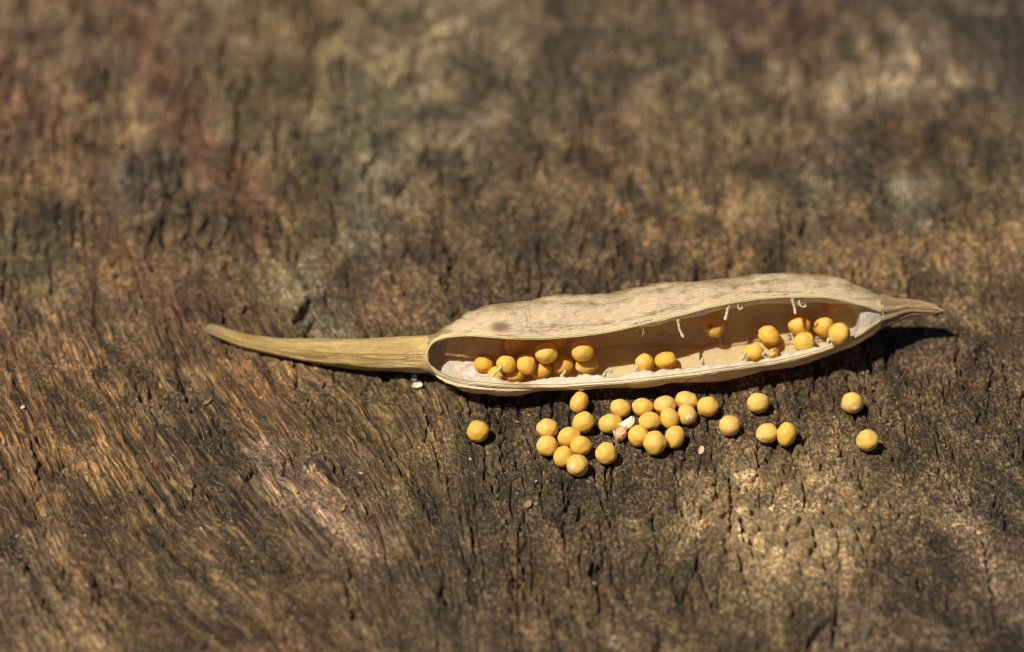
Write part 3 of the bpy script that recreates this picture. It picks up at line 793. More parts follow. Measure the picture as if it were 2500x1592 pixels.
build_tube_part('beak', 497, 1046, 260, M_BEAK, 140, ribs=7, rib=1.5, cap1=False)
build_tube_part('stalk', 2150, 2288, 140, M_STALK, 160, grow=1.0, ribs=11, rib=2.8, olive=.75,
                endf=lambda x, ph: sstep(2255, 2288, x) * (10 * np.cos(ph * 3 + .6) + 7 * np.cos(ph * 8 + 1) - 8 * sstep(.2, .9, np.sin(ph))))

def tube(name, pts, radii, mat, parent=pod, sides=8, nseg=18, wob=0.0, seed=0, off=True, tips=True):
    """tapering round strand through pts (places), radii in cm"""
    pts = np.asarray(pts, float)
    C = curve_pts(pts, nseg); s = np.linspace(0, 1, nseg); R = np.interp(s, np.linspace(0, 1, len(radii)), radii)
    T = np.gradient(C, axis=0); T /= np.linalg.norm(T, axis=1)[:, None] + 1e-12
    ref = np.array([.3, .8, .52]); V = []
    if tips:
        C = np.vstack([C[:1] - T[:1] * R[0] * .6, C, C[-1:] + T[-1:] * R[-1] * .6]); T = np.vstack([T[:1], T, T[-1:]]); R = np.concatenate([[R[0] * .3], R, [R[-1] * .3]])
    n = len(C)
    a = np.linspace(0, 2 * np.pi, sides + 1)[:-1]
    for i in range(n):
        b = np.cross(T[i], ref); b /= np.linalg.norm(b); c = np.cross(T[i], b)
        rr = R[i] * (1 + wob * pn(a * 1.3 + i * .7, a * 0 + seed, 170))
        V.append(C[i] + (np.cos(a) * rr)[:, None] * b + (np.sin(a) * rr)[:, None] * c)
    V = np.array(V).reshape(-1, 3); F = grid_faces(n, sides, True)
    h = np.arange(0, sides - 2, 2)
    caps = [np.stack([0 * h, h + 1, h + 2, (h + 3) % sides], 1), (n - 1) * sides + np.stack([0 * h, (h + 3) % sides, h + 2, h + 1], 1)]
    V = V + (PINV if off else 0)
    return mesh_obj(name, V, np.vstack([F] + caps), mat, parent)

# thread at the end of the stalk
def at(u, v, lift_from_axis=0.0, x=None):
    return Wp(u, v, fD(x or min(u, 2290)) - lift_from_axis * PX)
tube('thread', [at(2262, 748), at(2285, 752, 4), at(2300, 757, 6), at(2307, 762, 4)], [.018, .012, .006, .004], M_FUN, sides=6)

# strips and flaps of membrane -------------------------------------------------
def drape(name, top, bot, lift, mat, nu=60, nv=10, thick=1.2, wob=2.0, seed=0, curl=0.0, dep=None):
    """a thin torn sheet hanging between two lines of photo positions, lift px in front of the inside wall"""
    A = curve_pts(top, nu); B = curve_pts(bot, nu)
    rows = []
    for j in range(nv):
        t = j / (nv - 1)
        q = A * (1 - t) + B * t
        l = lift(t) if callable(lift) else lift
        if dep is not None: d = dep(q[:, 0], q[:, 1], t)
        else: d = back_dep_v(np.clip(q[:, 0], 1044, 2156), q[:, 1])
        d = d - (l + wob * fbm(q[:, 0] / 18., q[:, 1] / 14., 3, 200 + seed) + curl * t * t) * PX
        ed = 1.6 * pn(q[:, 0] / 7., np.full(nu, t * 3), 210 + seed) * (t > .8)
        rows.append(Wp(q[:, 0], q[:, 1] + ed, d))
    P = np.stack(rows, 1)                       # nu, nv
    Q = P + FW * thick * PX
    n = nu * nv
    F = grid_faces(nu, nv); Fb = F[:, ::-1] + n
    # edges
    idx = np.arange(n).reshape(nu, nv)
    ring = np.concatenate([idx[:, 0], idx[-1, 1:], idx[-2::-1, -1], idx[0, -2:0:-1]])
    r2 = np.roll(ring, -1)
    E = np.stack([ring, r2, r2 + n, ring + n], 1)
    return pmesh(name, np.vstack([P.reshape(-1, 3), Q.reshape(-1, 3)]), np.vstack([F, Fb, E]), mat)

# brown skin that still closes the left end behind the rim; its torn edge casts a dark slot
drape('membrane', [(1096, 826), (1130, 823), (1180, 825), (1224, 830)], [(1080, 866), (1130, 872), (1170, 874), (1226, 862)],
      lambda t: 46 - 24 * t, M_SKIN, nu=50, nv=12, wob=3, seed=1)
# flap of pinkish paper low at the left
drape('membrane', [(1124, 898), (1136, 882), (1160, 884), (1190, 906), (1222, 917)], [(1126, 926), (1150, 932), (1180, 934), (1205, 936), (1228, 936)],
      lambda t: 20 - 6 * t, M_PINK, nu=44, nv=10, wob=3, seed=2)
# pale paper along the near rim
near_top = [(1140, 918), (1180, 914), (1222, 918), (1262, 928), (1300, 924), (1349, 921), (1400, 915), (1436, 912), (1480, 918), (1552, 906), (1600, 900), (1650, 898), (1700, 891), (1750, 887),
            (1800, 880), (1866, 873), (1900, 865), (1932, 858), (1980, 846), (2020, 834), (2060, 818)]
near_bot = [(x, fNi(x) + 3) for x, _ in near_top]
near_top = [(x, y + 3 + 6 * float(pn(x / 31., y / 50., 230)) + 2.5 * float(pn(x / 13., 3., 231))) for x in np.arange(1140, 2061, 5.0) for y in [float(pchip([p[0] for p in near_top], [p[1] for p in near_top])(x))]]
drape('membrane', near_top, near_bot, 0, M_PAPER, nu=420, nv=10, wob=.6, seed=3,
      dep=lambda u, v, t: front_dep(u, fNi(u) + 2, 0) * t ** .7 + (1 - t ** .7) * (back_dep_v(u, np.minimum(v, fNi(u) - 4)) * .35 + front_dep(u, fNi(u)) * .65))
# pale paper hanging inside the far rim at the right
far_top = [(x, fFi(x) - 2) for x in (1560, 1600, 1640, 1700, 1760, 1800, 1866, 1932, 1990, 2040, 2070)]
far_bot = [(1560, 800), (1603, 795), (1640, 783), (1700, 773), (1760, 757), (1800, 752), (1866, 742), (1925, 741), (1945, 748), (1990, 737), (2040, 742), (2070, 742)]
drape('membrane', far_top, far_bot, 0, M_PAPER, nu=200, nv=6, wob=1.6, seed=4,
      dep=lambda u, v, t: front_dep(u, fFi(u)) + (3 + 16 * t) * PX)
# seam along the back wall
seam = [(1436, 852), (1494, 846), (1552, 843), (1600, 838), (1650, 842), (1700, 846), (1742, 840), (1757, 830), (1775, 838), (1830, 832), (1846, 826), (1900, 836), (1960, 832), (1995, 829), (2050, 820)]
seam2 = [(x, y + 7) for x, y in seam]
drape('seam', seam, seam2, lambda t: 1 + 3 * math.sin(math.pi * t), M_SKIN, nu=180, nv=7, wob=1.5, seed=5, thick=4)

# funicles: the little stalks the seeds hung from -----------------------------------
def fp(u, v, lift, ref='back'):
    if ref == 'back': d = back_dep(min(max(u, 1046), 2150), v)
    elif ref == 'near': d = .62 * float(front_dep(u, fNi(u))) + .38 * back_dep(u, min(v, float(fNi(u)) - 4))
    else: d = float(front_dep(u, fFi(u) + 1)) + 8 * PX
    return Wp(u, v, d - lift * PX)
FUN = [  # points, reference surface, lifts, radius px
    ([(1103, 849), (1096, 845), (1088, 841)], 'back', (5, 12, 14), 3.2),
    ([(1186, 929), (1200, 920), (1211, 908), (1222, 898), (1225, 893)], 'near', (0, 3, 6, 8, 10), 4.6),
    ([(1373, 918), (1377, 911), (1381, 906)], 'near', (-2, 5, 8), 4.6),
    ([(1474, 918), (1480, 906), (1488, 901), (1493, 904), (1490, 908)], 'near', (-2, 6, 9, 10, 12), 3.6),
    ([(1545, 912), (1551, 902), (1557, 895)], 'near', (-2, 4, 6), 4.4),
    ([(1655, 788), (1658, 800), (1663, 813), (1668, 822)], 'far', (0, -2, -1, 1), 4.2),
    ([(1779, 757), (1774, 768), (1771, 779)], 'far', (0, 0, 1), 5.2),
    ([(1934, 744), (1940, 753), (1942, 765)], 'far', (2, 0, 1), 4.8),
    ([(1950, 738), (1954, 746), (1962, 750), (1968, 746)], 'far', (-2, 0, 2, 1), 3.0),
    ([(1760, 832), (1754, 820), (1753, 811)], 'back', (4, 12, 16), 4.6),
    ([(1613, 830), (1620, 820), (1630, 812)], 'back', (2, 8, 10), 3.4),
    ([(1727, 903), (1716, 892), (1713, 882), (1716, 876)], 'near', (-4, 4, 10, 12), 4.4),
    ([(1812, 876), (1817, 868), (1820, 862)], 'near', (-2, 4, 7), 4.6),
    ([(1880, 878), (1870, 873), (1862, 866), (1866, 861)], 'near', (-2, 4, 8, 10), 4.0),
    ([(2024, 856), (2021, 845), (2021, 834), (2024, 828)], 'near', (-4, 6, 12, 14), 5.0),
    ([(2040, 842), (2034, 839), (2030, 836)], 'near', (2, 8, 10), 3.2),
    ([(1846, 822), (1845, 810), (1845, 802)], 'back', (3, 12, 18), 4.4),
    ([(1926, 826), (1923, 815)], 'back', (2, 8), 4.0),
    ([(1994, 832), (1994, 824)], 'back', (2, 8), 4.2),
    ([(1800, 754), (1806, 756), (1812, 752)], 'far', (1, 0, 2), 3.0),
]
for pts, ref, lf, r in FUN:
    if ref == 'far': pts = [(pts[0][0], float(fFi(pts[0][0])) + 1)] + pts[1:]
    P = [fp(p[0], p[1], l, ref) for p, l in zip(pts, lf)]
    tube('funicle', P, [r * PX * 1.25, r * PX * .8, r * PX * .62, r * PX * .95], M_FUN, wob=.7, seed=int(pts[0][0]), nseg=16, sides=10)
for (u0, v0, u1, v1) in ((1557, 800, 1553, 809), (1571, 797, 1566, 823), (1568, 808, 1573, 818)):
    tube('fibre', [fp(u0, v0, 0, 'far'), fp((u0 + u1) / 2 + 2, (v0 + v1) / 2, 0, 'far'), fp(u1, v1, 2, 'far')], [.003, .002], M_FUN, sides=6, nseg=6)
# thin dry edge of the near valve that has lifted away below the rim at the left
drape('valve_edge', [(1062, 914), (1090, 927), (1125, 938), (1180, 946), (1240, 950), (1300, 950)], [(1068, 922), (1092, 936), (1125, 945), (1180, 951), (1240, 955), (1300, 953)], 0, M_RIM, nu=80, nv=5, wob=1.5, seed=6,
      dep=lambda u, v, t: front_dep(u, fNi(u) + 8) - (4 + 0 * u) * PX)

# ------------------------------------------------------------------ SEEDS
def seed_material(name, a, b, hil, spot=.0):
    m = NT(name); tc = m('ShaderNodeTexCoord').outputs['Object']
    z = m.sep(m.attr('zones').outputs['Color'])
    oi = m('ShaderNodeObjectInfo').outputs['Random']
    off = m('ShaderNodeVectorMath', operation='ADD'); m.l.new(tc, off.inputs[0])
    cx = m('ShaderNodeCombineXYZ', {0: m.math('MULTIPLY', oi, 37.0)}); m.l.new(cx.outputs[0], off.inputs[1]); v = off.outputs[0]
    n1 = m.noise(v, 7, 3, .55, .3).outputs[0]; n2 = m.noise(v, 90, 3, .6).outputs[0]; n3 = m.noise(v, 26, 3, .6, .4).outputs[0]
    c = m.mix(m.ramp(n1, [(.32, 0.0), (.68, 1.0)]), a, b)
    c = m.mix(m.math('MULTIPLY', oi, .45), c, srgb(226, 184, 96))
    c = m.mix(m.ramp(n3, [(.58, 0.0), (.74, .25)]), c, srgb(204, 150, 66))
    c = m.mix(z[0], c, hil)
    c = m.mix(m.math('MULTIPLY', z[1], .9), c, srgb(120, 74, 40))
    m.set('Base Color', c)
    m.set('Roughness', m.ramp(n2, [(.3, .42), (.7, .62)])); m.set('Specular IOR Level', .32)
    m.set('Subsurface Weight', .50); m.set('Subsurface Radius', (.10, .055, .016)); m.set('Subsurface Scale', 1.0)
    m.set('Normal', m.bump(m.math('ADD', n2, n3), .35, .0035))
    return m.m
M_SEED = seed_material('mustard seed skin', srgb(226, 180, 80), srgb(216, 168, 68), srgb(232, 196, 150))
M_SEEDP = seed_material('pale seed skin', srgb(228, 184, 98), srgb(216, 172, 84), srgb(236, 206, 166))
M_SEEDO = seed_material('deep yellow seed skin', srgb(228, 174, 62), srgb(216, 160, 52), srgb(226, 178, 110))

# unit sphere shared by all (a cube grid blown up: no poles)
def _cube_sphere(n=15):
    vs = {}; V = []; F = []
    def vid(p):
        k = tuple(np.round(p, 5))
        if k not in vs: vs[k] = len(V); V.append(p)
        return vs[k]
    g = np.tan(np.linspace(-1, 1, n + 1) * math.pi / 4)
    for ax in range(3):
        for sg in (-1, 1):
            for i in range(n):
                for j in range(n):
                    q = []
                    for a, b in ((i, j), (i + 1, j), (i + 1, j + 1), (i, j + 1)):
                        p = np.zeros(3); p[ax] = sg; p[(ax + 1) % 3] = g[a]; p[(ax + 2) % 3] = g[b]
                        q.append(vid(p))
                    F.append(q if sg > 0 else q[::-1])
    V = np.array(V); V /= np.linalg.norm(V, axis=1)[:, None]
    return V, np.array(F)
_SU, _SF = _cube_sphere()
RIGHT = np.array([1.0, 0, 0])

PLACED = []
def seed(u, v, w, h, ang, where, label, mat=M_SEED, hil=None, hr=.25, spot=None, egg=0.0, group=None, dpush=0.0, name='mustard_seed', lump=.06, fixed=None):
    """u, v centre in the photo; w, h long and short axis px; ang of the long axis, degrees up from the right"""
    ra = w / 2 * PX; rb = h / 2 * PX
    if where == 'wood':
        dep = 32.0
        for _ in range(3):
            p = Wp(u, v, dep); zz = wood_z(p[0], p[1]) + (ra + rb * 3) / 4 * .97
            dep = float(gdep(u, v, zz))
    else:
        dep = float(back_dep(u, np.clip(v, fFi(u) + 4, fNi(u) - 3)))
        rm = (ra + rb) / 2 * .97; sel = np.abs(_ist - u) < 60
        pts = IP[sel].reshape(-1, 3)
        # the wall behind counts, the lips of the opening do not
        pts = pts[((pts - CAM) @ FW) > float(front_dep(u, (fFi(u) + fNi(u)) / 2)) + 12 * PX]
        for _ in range(120):
            if np.linalg.norm(pts - Wp(u, v, dep), axis=1).min() >= rm: break
            dep -= 1.0 * PX
        dep -= dpush * PX
    # stay clear of seeds already placed: come forward along the line of sight
    r0 = (ra + rb) / 2
    for _ in range(60):
        p = Wp(u, v, dep)
        if all(np.linalg.norm(p - q) >= (r0 + rq) * .90 for q, rq in PLACED): break
        dep -= 1.0 * PX
    p = Wp(u, v, dep); PLACED.append((p, r0))
    sc = dep / 32.08
    a = math.radians(ang)
    ex = RIGHT * math.cos(a) + UP * math.sin(a); ey = -RIGHT * math.sin(a) + UP * math.cos(a); ez = -FW
    N = _SU
    k = len(PLACED) * 1.37
    lm = 1 + lump * (pn(N[:, 0] * 1.3 + k, N[:, 1] * 1.3 + N[:, 2], 300) + .6 * pn(N[:, 2] * 1.6 + k, N[:, 0] * 1.4 - N[:, 1], 301)) - .012 * np.exp(-((N[:, 1] - .12 * N[:, 2] - .1 * math.sin(k)) / .13) ** 2)
    lx = N[:, 0] * ra * sc; ly = N[:, 1] * rb * sc * (1 + egg * N[:, 0]); lz = N[:, 2] * rb * sc * (1 + egg * N[:, 0])
    V = (lx * lm)[:, None] * ex + (ly * lm)[:, None] * ey + (lz * lm)[:, None] * ez
    Z = np.zeros((len(N), 3))
    def cap(pos, r):
        q = np.array([pos[0], pos[1], math.sqrt(max(.05, 1 - pos[0] ** 2 - pos[1] ** 2))])
        q = np.array([q[0] * math.cos(a) + q[1] * math.sin(a), -q[0] * math.sin(a) + q[1] * math.cos(a), q[2]])
        dd = np.linalg.norm(N - q, axis=1); return 1 - sstep(r * .45, r * 1.25, dd), dd
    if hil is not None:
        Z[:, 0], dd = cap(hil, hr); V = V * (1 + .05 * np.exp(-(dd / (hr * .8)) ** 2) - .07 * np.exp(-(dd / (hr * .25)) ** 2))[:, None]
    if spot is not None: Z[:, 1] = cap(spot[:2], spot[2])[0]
    o = mesh_obj(name, V, _SF, mat, None, attrs={'zones': Z})
    o.location = p
    tag(o, label, 'seed', group)
    return o

GO = 'loose mustard seeds on the wood in front of the pod'
GI = 'mustard seeds lying inside the open pod'
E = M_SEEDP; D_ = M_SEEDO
OUT = [  # far ones first
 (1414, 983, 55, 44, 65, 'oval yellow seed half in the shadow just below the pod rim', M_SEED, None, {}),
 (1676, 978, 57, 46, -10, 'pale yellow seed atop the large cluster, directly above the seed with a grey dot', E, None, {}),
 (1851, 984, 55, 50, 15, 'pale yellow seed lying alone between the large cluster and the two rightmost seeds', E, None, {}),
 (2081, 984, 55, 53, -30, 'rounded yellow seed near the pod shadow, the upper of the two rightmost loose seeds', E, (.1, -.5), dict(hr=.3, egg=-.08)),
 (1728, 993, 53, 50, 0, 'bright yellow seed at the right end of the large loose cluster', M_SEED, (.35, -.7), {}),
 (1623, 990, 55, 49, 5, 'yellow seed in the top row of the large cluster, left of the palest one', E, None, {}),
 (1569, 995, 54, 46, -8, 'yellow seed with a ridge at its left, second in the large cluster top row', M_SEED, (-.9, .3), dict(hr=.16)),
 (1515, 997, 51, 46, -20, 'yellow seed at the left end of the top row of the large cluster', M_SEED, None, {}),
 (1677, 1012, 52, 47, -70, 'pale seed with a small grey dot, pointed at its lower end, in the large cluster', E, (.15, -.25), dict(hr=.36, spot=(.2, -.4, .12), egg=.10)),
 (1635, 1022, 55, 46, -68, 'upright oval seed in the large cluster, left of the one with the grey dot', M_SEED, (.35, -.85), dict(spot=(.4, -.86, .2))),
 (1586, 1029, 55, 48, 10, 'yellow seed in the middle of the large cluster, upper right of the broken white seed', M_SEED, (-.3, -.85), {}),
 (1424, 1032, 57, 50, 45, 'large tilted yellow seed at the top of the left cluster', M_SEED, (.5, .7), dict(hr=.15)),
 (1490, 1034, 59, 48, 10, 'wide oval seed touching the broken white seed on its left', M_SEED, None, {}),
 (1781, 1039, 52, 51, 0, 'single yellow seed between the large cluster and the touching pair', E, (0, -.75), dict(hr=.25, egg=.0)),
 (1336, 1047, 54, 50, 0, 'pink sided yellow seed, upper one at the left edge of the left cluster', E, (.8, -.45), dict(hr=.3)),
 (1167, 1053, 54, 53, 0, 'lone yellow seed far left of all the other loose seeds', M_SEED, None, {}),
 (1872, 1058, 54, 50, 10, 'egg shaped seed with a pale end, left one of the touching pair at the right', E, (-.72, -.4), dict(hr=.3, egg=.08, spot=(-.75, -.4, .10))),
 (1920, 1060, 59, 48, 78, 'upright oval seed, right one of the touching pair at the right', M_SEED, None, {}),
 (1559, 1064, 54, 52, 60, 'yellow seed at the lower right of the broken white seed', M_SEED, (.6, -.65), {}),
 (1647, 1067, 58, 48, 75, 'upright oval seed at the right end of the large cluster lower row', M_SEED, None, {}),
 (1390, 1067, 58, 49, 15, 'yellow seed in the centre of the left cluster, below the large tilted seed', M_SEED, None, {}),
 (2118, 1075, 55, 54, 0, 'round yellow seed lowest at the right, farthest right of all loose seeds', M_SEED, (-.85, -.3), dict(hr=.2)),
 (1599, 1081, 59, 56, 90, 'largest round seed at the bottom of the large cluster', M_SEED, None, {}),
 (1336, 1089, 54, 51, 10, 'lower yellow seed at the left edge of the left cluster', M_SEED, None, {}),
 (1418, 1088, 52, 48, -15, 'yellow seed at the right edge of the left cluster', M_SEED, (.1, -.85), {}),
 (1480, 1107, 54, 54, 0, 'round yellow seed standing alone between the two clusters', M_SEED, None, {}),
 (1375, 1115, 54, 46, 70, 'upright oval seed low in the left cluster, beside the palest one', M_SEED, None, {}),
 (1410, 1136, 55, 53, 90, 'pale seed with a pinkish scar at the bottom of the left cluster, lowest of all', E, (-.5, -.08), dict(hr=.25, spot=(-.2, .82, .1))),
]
for u, v, w, h, a, lab, mt, hi, kw in OUT:
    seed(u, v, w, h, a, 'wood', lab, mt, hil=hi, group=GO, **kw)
PLACED.clear()
INS = [
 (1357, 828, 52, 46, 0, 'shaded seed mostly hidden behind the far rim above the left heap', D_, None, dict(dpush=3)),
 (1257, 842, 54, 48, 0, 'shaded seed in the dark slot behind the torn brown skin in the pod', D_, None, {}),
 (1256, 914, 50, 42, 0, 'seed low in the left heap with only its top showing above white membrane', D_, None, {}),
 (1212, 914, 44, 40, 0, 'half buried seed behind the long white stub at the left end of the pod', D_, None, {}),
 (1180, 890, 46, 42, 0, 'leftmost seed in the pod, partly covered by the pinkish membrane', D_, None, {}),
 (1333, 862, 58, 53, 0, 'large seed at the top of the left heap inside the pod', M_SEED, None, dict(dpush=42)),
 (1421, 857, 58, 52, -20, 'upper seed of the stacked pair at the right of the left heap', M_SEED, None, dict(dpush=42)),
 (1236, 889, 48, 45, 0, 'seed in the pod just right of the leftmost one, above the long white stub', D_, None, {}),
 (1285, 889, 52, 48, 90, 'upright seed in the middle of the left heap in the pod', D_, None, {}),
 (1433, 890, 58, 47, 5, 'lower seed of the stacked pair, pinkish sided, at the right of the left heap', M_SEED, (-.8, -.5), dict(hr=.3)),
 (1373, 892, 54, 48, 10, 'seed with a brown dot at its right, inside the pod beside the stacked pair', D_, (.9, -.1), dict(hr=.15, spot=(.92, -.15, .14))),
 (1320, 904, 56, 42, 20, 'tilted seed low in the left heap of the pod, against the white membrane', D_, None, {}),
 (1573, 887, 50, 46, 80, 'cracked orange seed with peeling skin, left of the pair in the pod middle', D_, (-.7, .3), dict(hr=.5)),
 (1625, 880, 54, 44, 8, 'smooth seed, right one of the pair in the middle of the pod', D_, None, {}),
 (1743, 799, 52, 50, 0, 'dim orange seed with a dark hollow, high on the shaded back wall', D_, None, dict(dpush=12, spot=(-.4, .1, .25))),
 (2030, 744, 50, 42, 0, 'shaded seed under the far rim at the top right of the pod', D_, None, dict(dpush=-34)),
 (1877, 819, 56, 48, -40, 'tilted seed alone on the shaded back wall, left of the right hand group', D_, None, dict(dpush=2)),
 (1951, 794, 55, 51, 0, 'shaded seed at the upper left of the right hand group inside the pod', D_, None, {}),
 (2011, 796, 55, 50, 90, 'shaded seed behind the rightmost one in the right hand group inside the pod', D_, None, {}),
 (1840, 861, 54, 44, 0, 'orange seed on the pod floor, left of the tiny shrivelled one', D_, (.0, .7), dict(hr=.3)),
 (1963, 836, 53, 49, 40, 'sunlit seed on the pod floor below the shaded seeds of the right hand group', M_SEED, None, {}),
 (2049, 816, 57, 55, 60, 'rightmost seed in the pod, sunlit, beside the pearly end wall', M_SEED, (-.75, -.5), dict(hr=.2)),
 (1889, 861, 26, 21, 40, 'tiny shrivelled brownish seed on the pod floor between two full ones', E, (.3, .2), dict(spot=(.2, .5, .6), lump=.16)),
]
for u, v, w, h, a, lab, mt, hi, kw in INS:
    seed(u, v, w, h, a, 'pod', lab, mt, hil=hi, group=GI, **kw)

# broken seed: husk cup with the white kernel coming out -------------------------
def blob(name, ctr, axes, ang, mat, lump, sd, parent=None, bend=0.0, label=None):
    ra, rb, rc = axes; a = math.radians(ang)
    ex = RIGHT * math.cos(a) + UP * math.sin(a); ey = -RIGHT * math.sin(a) + UP * math.cos(a); ez = -FW
    N = _SU
    lm = 1 + lump * (pn(N[:, 0] * 2 + sd, N[:, 1] * 2 + N[:, 2], 310) + .6 * pn(N[:, 2] * 4 + sd, N[:, 0] * 4 - N[:, 1], 311))
    lx = N[:, 0] * ra * lm; ly = N[:, 1] * rb * lm + bend * N[:, 0] ** 2; lz = N[:, 2] * rc * lm
    V = lx[:, None] * ex + ly[:, None] * ey + lz[:, None] * ez
    Z = np.zeros((len(N), 3))
    o = mesh_obj(name, V, _SF, mat, parent, attrs={'zones': Z})
    o.location = ctr
    return o
bp = G(1518, 1060, .09)
brk = bpy.data.objects.new('broken_seed', None); link(brk); brk.location = bp
tag(brk, 'broken seed with its pinkish husk torn open and a white kernel sticking out', 'seed')
M_HUSK = simple_mat('seed husk', srgb(226, 182, 128), srgb(214, 158, 104), 14, .5, .3, .7, .006, .35)
M_KERN = simple_mat('seed kernel', srgb(240, 230, 192), srgb(232, 218, 176), 30, .45, .35, .5, .004, .35)
M_DEAD = simple_mat('torn husk edge', srgb(172, 104, 60), srgb(206, 156, 116), 40, .6, .1, .6, .004, .3)
def brel(u, v, z): return G(u, v, z) - bp
blob('husk', Vector(brel(1516, 1058, .085)), (18.5 * PX, 14 * PX, 14 * PX), 70, M_HUSK, .12, 1, brk)
blob('kernel', Vector(brel(1532, 1036, .14)), (23 * PX, 12 * PX, 10 * PX), 33, M_KERN, .14, 4, brk, bend=.03)
blob('husk_edge', Vector(brel(1519, 1042, .135)), (10 * PX, 3 * PX, 5 * PX), -12, M_DEAD, .3, 7, brk, bend=.01)
blob('husk_edge', Vector(brel(1505, 1052, .11)), (8 * PX, 3 * PX, 4 * PX), 60, M_DEAD, .3, 9, brk, bend=.01)
blob('husk_flake', Vector(brel(1505, 1064, .075)), (12 * PX, 5 * PX, 6 * PX), -65, M_PINK, .4, 12, brk, bend=-.01)

# flakes and crumbs lying on the wood ---------------------------------------------
def flake(name, u, v, w, h, ang, mat, lab, cat, sd, lift=.5, group=None):
    """thin curled scrap, w by h px"""
    z = wood_z(*(G(u, v, 0)[:2]))
    c = G(u, v, z + h * .18 * PX)
    n, m = 16, 9
    s, t = np.meshgrid(np.linspace(-1, 1, n), np.linspace(-1, 1, m), indexing='ij')
    a = math.radians(ang)
    wd = (1 - np.abs(s) ** 2.6) ** .5 * (1 + .25 * pn(s * 2 + sd, t * 0 + sd, 320))
    lx = s * w / 2 * PX * (1 + .12 * pn(t * 2, s * 0 + sd, 321)); ly = t * h / 2 * PX * wd
    lz = lift * (t * t + .5 * s * s) * h / 3 * PX + .15 * h * PX * pn(s * 2.5 + sd, t * 2.5, 322)
    V = np.stack([lx * math.cos(a) - ly * math.sin(a), lx * math.sin(a) + ly * math.cos(a), lz], -1).reshape(-1, 3)
    V2 = V - np.array([0, 0, .9 * PX]); k = n * m
    F = grid_faces(n, m); idx = np.arange(k).reshape(n, m)
    ring = np.concatenate([idx[:, 0], idx[-1, 1:], idx[-2::-1, -1], idx[0, -2:0:-1]]); r2 = np.roll(ring, -1)
    E_ = np.stack([ring, r2, r2 + k, ring + k], 1)
    o = mesh_obj(name, np.vstack([V, V2]), np.vstack([F, F[:, ::-1] + k, E_]), mat)
    o.location = c
    return tag(o, lab, cat, group)
M_CHIP = simple_mat('pale flake', srgb(214, 196, 158), srgb(190, 168, 128), 30, .6, .2)
M_TANCHIP = simple_mat('tan flake', srgb(164, 130, 90), srgb(132, 102, 70), 24, .7, .1)
flake('husk_flake', 1712, 1100, 26, 13, 78, M_CHIP, 'small cream flake lying upright on the wood below the large seed cluster', 'flake', 1)
flake('husk_flake', 1289, 1232, 26, 15, 70, M_TANCHIP, 'blurred tan scrap on the dark wood below the left seed cluster', 'flake', 5)
flake('husk_flake', 506, 984, 30, 9, 48, M_TANCHIP, 'small curled tan sliver on the dark wood at the left, below the beak', 'flake', 8, 1.6)
flake('membrane_scrap', 1018, 944, 28, 18, 10, M_PAPER, 'white papery scrap on the wood at the edge of the shadow under the pod', 'scrap', 11, 1.0)
flake('membrane_scrap', 1012, 925, 20, 12, 80, M_PAPER, 'tiny white papery shred in the shadow under the pod, above the larger scrap', 'scrap', 14, 1.0)
flake('husk_flake', 55, 995, 14, 9, 60, M_CHIP, 'tiny pale grain on the fibrous wood at the left edge', 'flake', 17)
flake('husk_flake', 835, 1243, 24, 13, 70, M_TANCHIP, 'orange splinter standing from the pinkish crumbs at the lower left centre', 'splinter', 19, 1.0)
M_TWIG = simple_mat('rotten splinter', srgb(104, 62, 46), srgb(76, 48, 38), 40, .7, 0)
# reddish splinter lying in the hollow above the beak
zz = G(780, 745, 0)
sp = tube('splinter', [G(768, 694, .02), G(776, 712, .03), G(786, 732, .03), G(793, 752, .01)], [.004, .008, .007, .003], M_TWIG, None, sides=7, nseg=14, wob=.4, off=False)
tag(sp, 'thin reddish brown splinter across the black hollow above the beak', 'splinter')

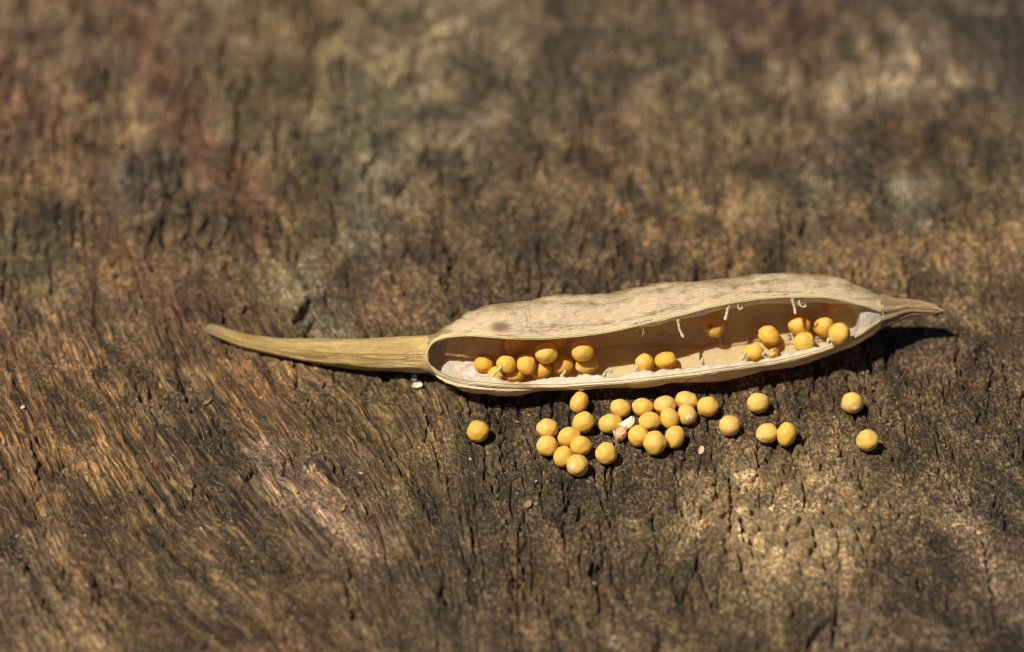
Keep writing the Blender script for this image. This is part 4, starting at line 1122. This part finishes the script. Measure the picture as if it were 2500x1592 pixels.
# loose fibres all over the wood ---------------------------------------------------
def fibres():
    rs = np.random.RandomState(5); n = 3000
    u = rs.rand(n) * 2620 - 60; v = 560 + rs.rand(n) * 1080
    g = G(u, v, 0.0); x = g[:, 0]; y = g[:, 1]
    ph = -np.radians(90 + 0 * u) + np.arctan(np.tan(np.radians(_phx(u))) * .69) + rs.randn(n) * .45
    L = (.03 + .09 * rs.rand(n) ** 2) * np.where(u < 1100, 1.5, 1.0); w = .0016 + .0022 * rs.rand(n)
    bend = rs.randn(n) * .5; rise = .004 + .016 * rs.rand(n) ** 2
    K = 5; s = np.linspace(0, 1, K)
    cx = np.zeros((n, K)); cy = np.zeros((n, K))
    for k in range(1, K):
        a = ph + bend * (s[k] - .5) * 2
        cx[:, k] = cx[:, k - 1] + np.cos(a) * L / (K - 1); cy[:, k] = cy[:, k - 1] + np.sin(a) * L / (K - 1)
    X = x[:, None] + cx; Y = y[:, None] + cy
    Hh = height(X, Y)[0]
    Zc = Hh + rise[:, None] * np.sin(np.pi * np.clip(s * .9 + .05, 0, 1)) + .001
    nx = -np.sin(ph)[:, None]; ny = np.cos(ph)[:, None]; tap = np.sin(np.pi * (s * .8 + .12))[None, :] * w[:, None]
    V = np.stack([np.stack([X + nx * tap, Y + ny * tap, Zc], -1), np.stack([X, Y, Zc + tap * 1.2], -1), np.stack([X - nx * tap, Y - ny * tap, Zc], -1)], 2)  # n,K,3,3
    V = V.reshape(-1, 3)
    b = (np.arange(n)[:, None, None] * K + np.arange(K - 1)[None, :, None]) * 3
    j = np.arange(2)[None, None, :]
    F = np.stack([b + j, b + j + 1, b + j + 4, b + j + 3], -1).reshape(-1, 4)
    m = NT('loose wood fibre'); tc = m('ShaderNodeTexCoord').outputs['Object']
    nn = m.noise(tc, 8, 3, .6).outputs[0]
    m.set('Base Color', m.mix(m.ramp(nn, [(.35, 0.0), (.65, 1.0)]), srgb(176, 138, 86), srgb(128, 110, 88))); m.set('Roughness', .7)
    o = mesh_obj('wood_fibres', V, F, m.m)
    tag(o, 'fine pale loose fibres strewn over the weathered wood', 'fibres', kind='stuff')
fibres()

def crumbs():
    rs = np.random.RandomState(9); n = 5200
    u = rs.rand(n * 3) * 2620 - 60; v = 480 + rs.rand(n * 3) * 1150
    g = G(u, v, 0.0)
    keep = (pn(g[:, 0] / .7, g[:, 1] / .7, 400) + .35 * pn(g[:, 0] / .15, g[:, 1] / .2, 401) + .25 * rs.randn(n * 3)) > .12
    g = g[keep][:n]; n = len(g); x = g[:, 0]; y = g[:, 1]
    r = (.0035 + .011 * rs.rand(n) ** 3)
    z = height(x, y)[0] + r * .3
    base = np.array([[1, 0, 0], [.2, 1, 0], [-1, .3, 0], [-.3, -1, 0], [0, .1, .8], [.1, 0, -.8]], float)
    V = base[None] * (1 + .5 * rs.randn(n, 6, 1)) * r[:, None, None]
    a = rs.rand(n) * 6.3; ca = np.cos(a)[:, None]; sa = np.sin(a)[:, None]
    el = 1 + 1.6 * rs.rand(n, 1) ** 2
    X = V[..., 0] * el * ca - V[..., 1] * sa; Y = V[..., 0] * el * sa + V[..., 1] * ca
    V = np.stack([X + x[:, None], Y + y[:, None], V[..., 2] + z[:, None]], -1).reshape(-1, 3)
    t = np.array([[0, 1, 4], [1, 2, 4], [2, 3, 4], [3, 0, 4], [1, 0, 5], [2, 1, 5], [3, 2, 5], [0, 3, 5]])
    F = (np.arange(n)[:, None, None] * 6 + t[None]).reshape(-1, 3)
    m = NT('wood crumb'); gi = m('ShaderNodeNewGeometry').outputs['Random Per Island']
    m.set('Base Color', m.ramp(gi, [(0.0, srgb(60, 50, 42)), (.35, srgb(128, 98, 66)), (.6, srgb(156, 130, 110)), (.85, srgb(176, 142, 96)), (1.0, srgb(206, 186, 150))])); m.set('Roughness', .7)
    o = mesh_obj('wood_crumbs', V, F, m.m, smooth=False)
    tag(o, 'tiny crumbs and grit of decayed wood strewn over the surface', 'crumbs', kind='stuff')
crumbs()
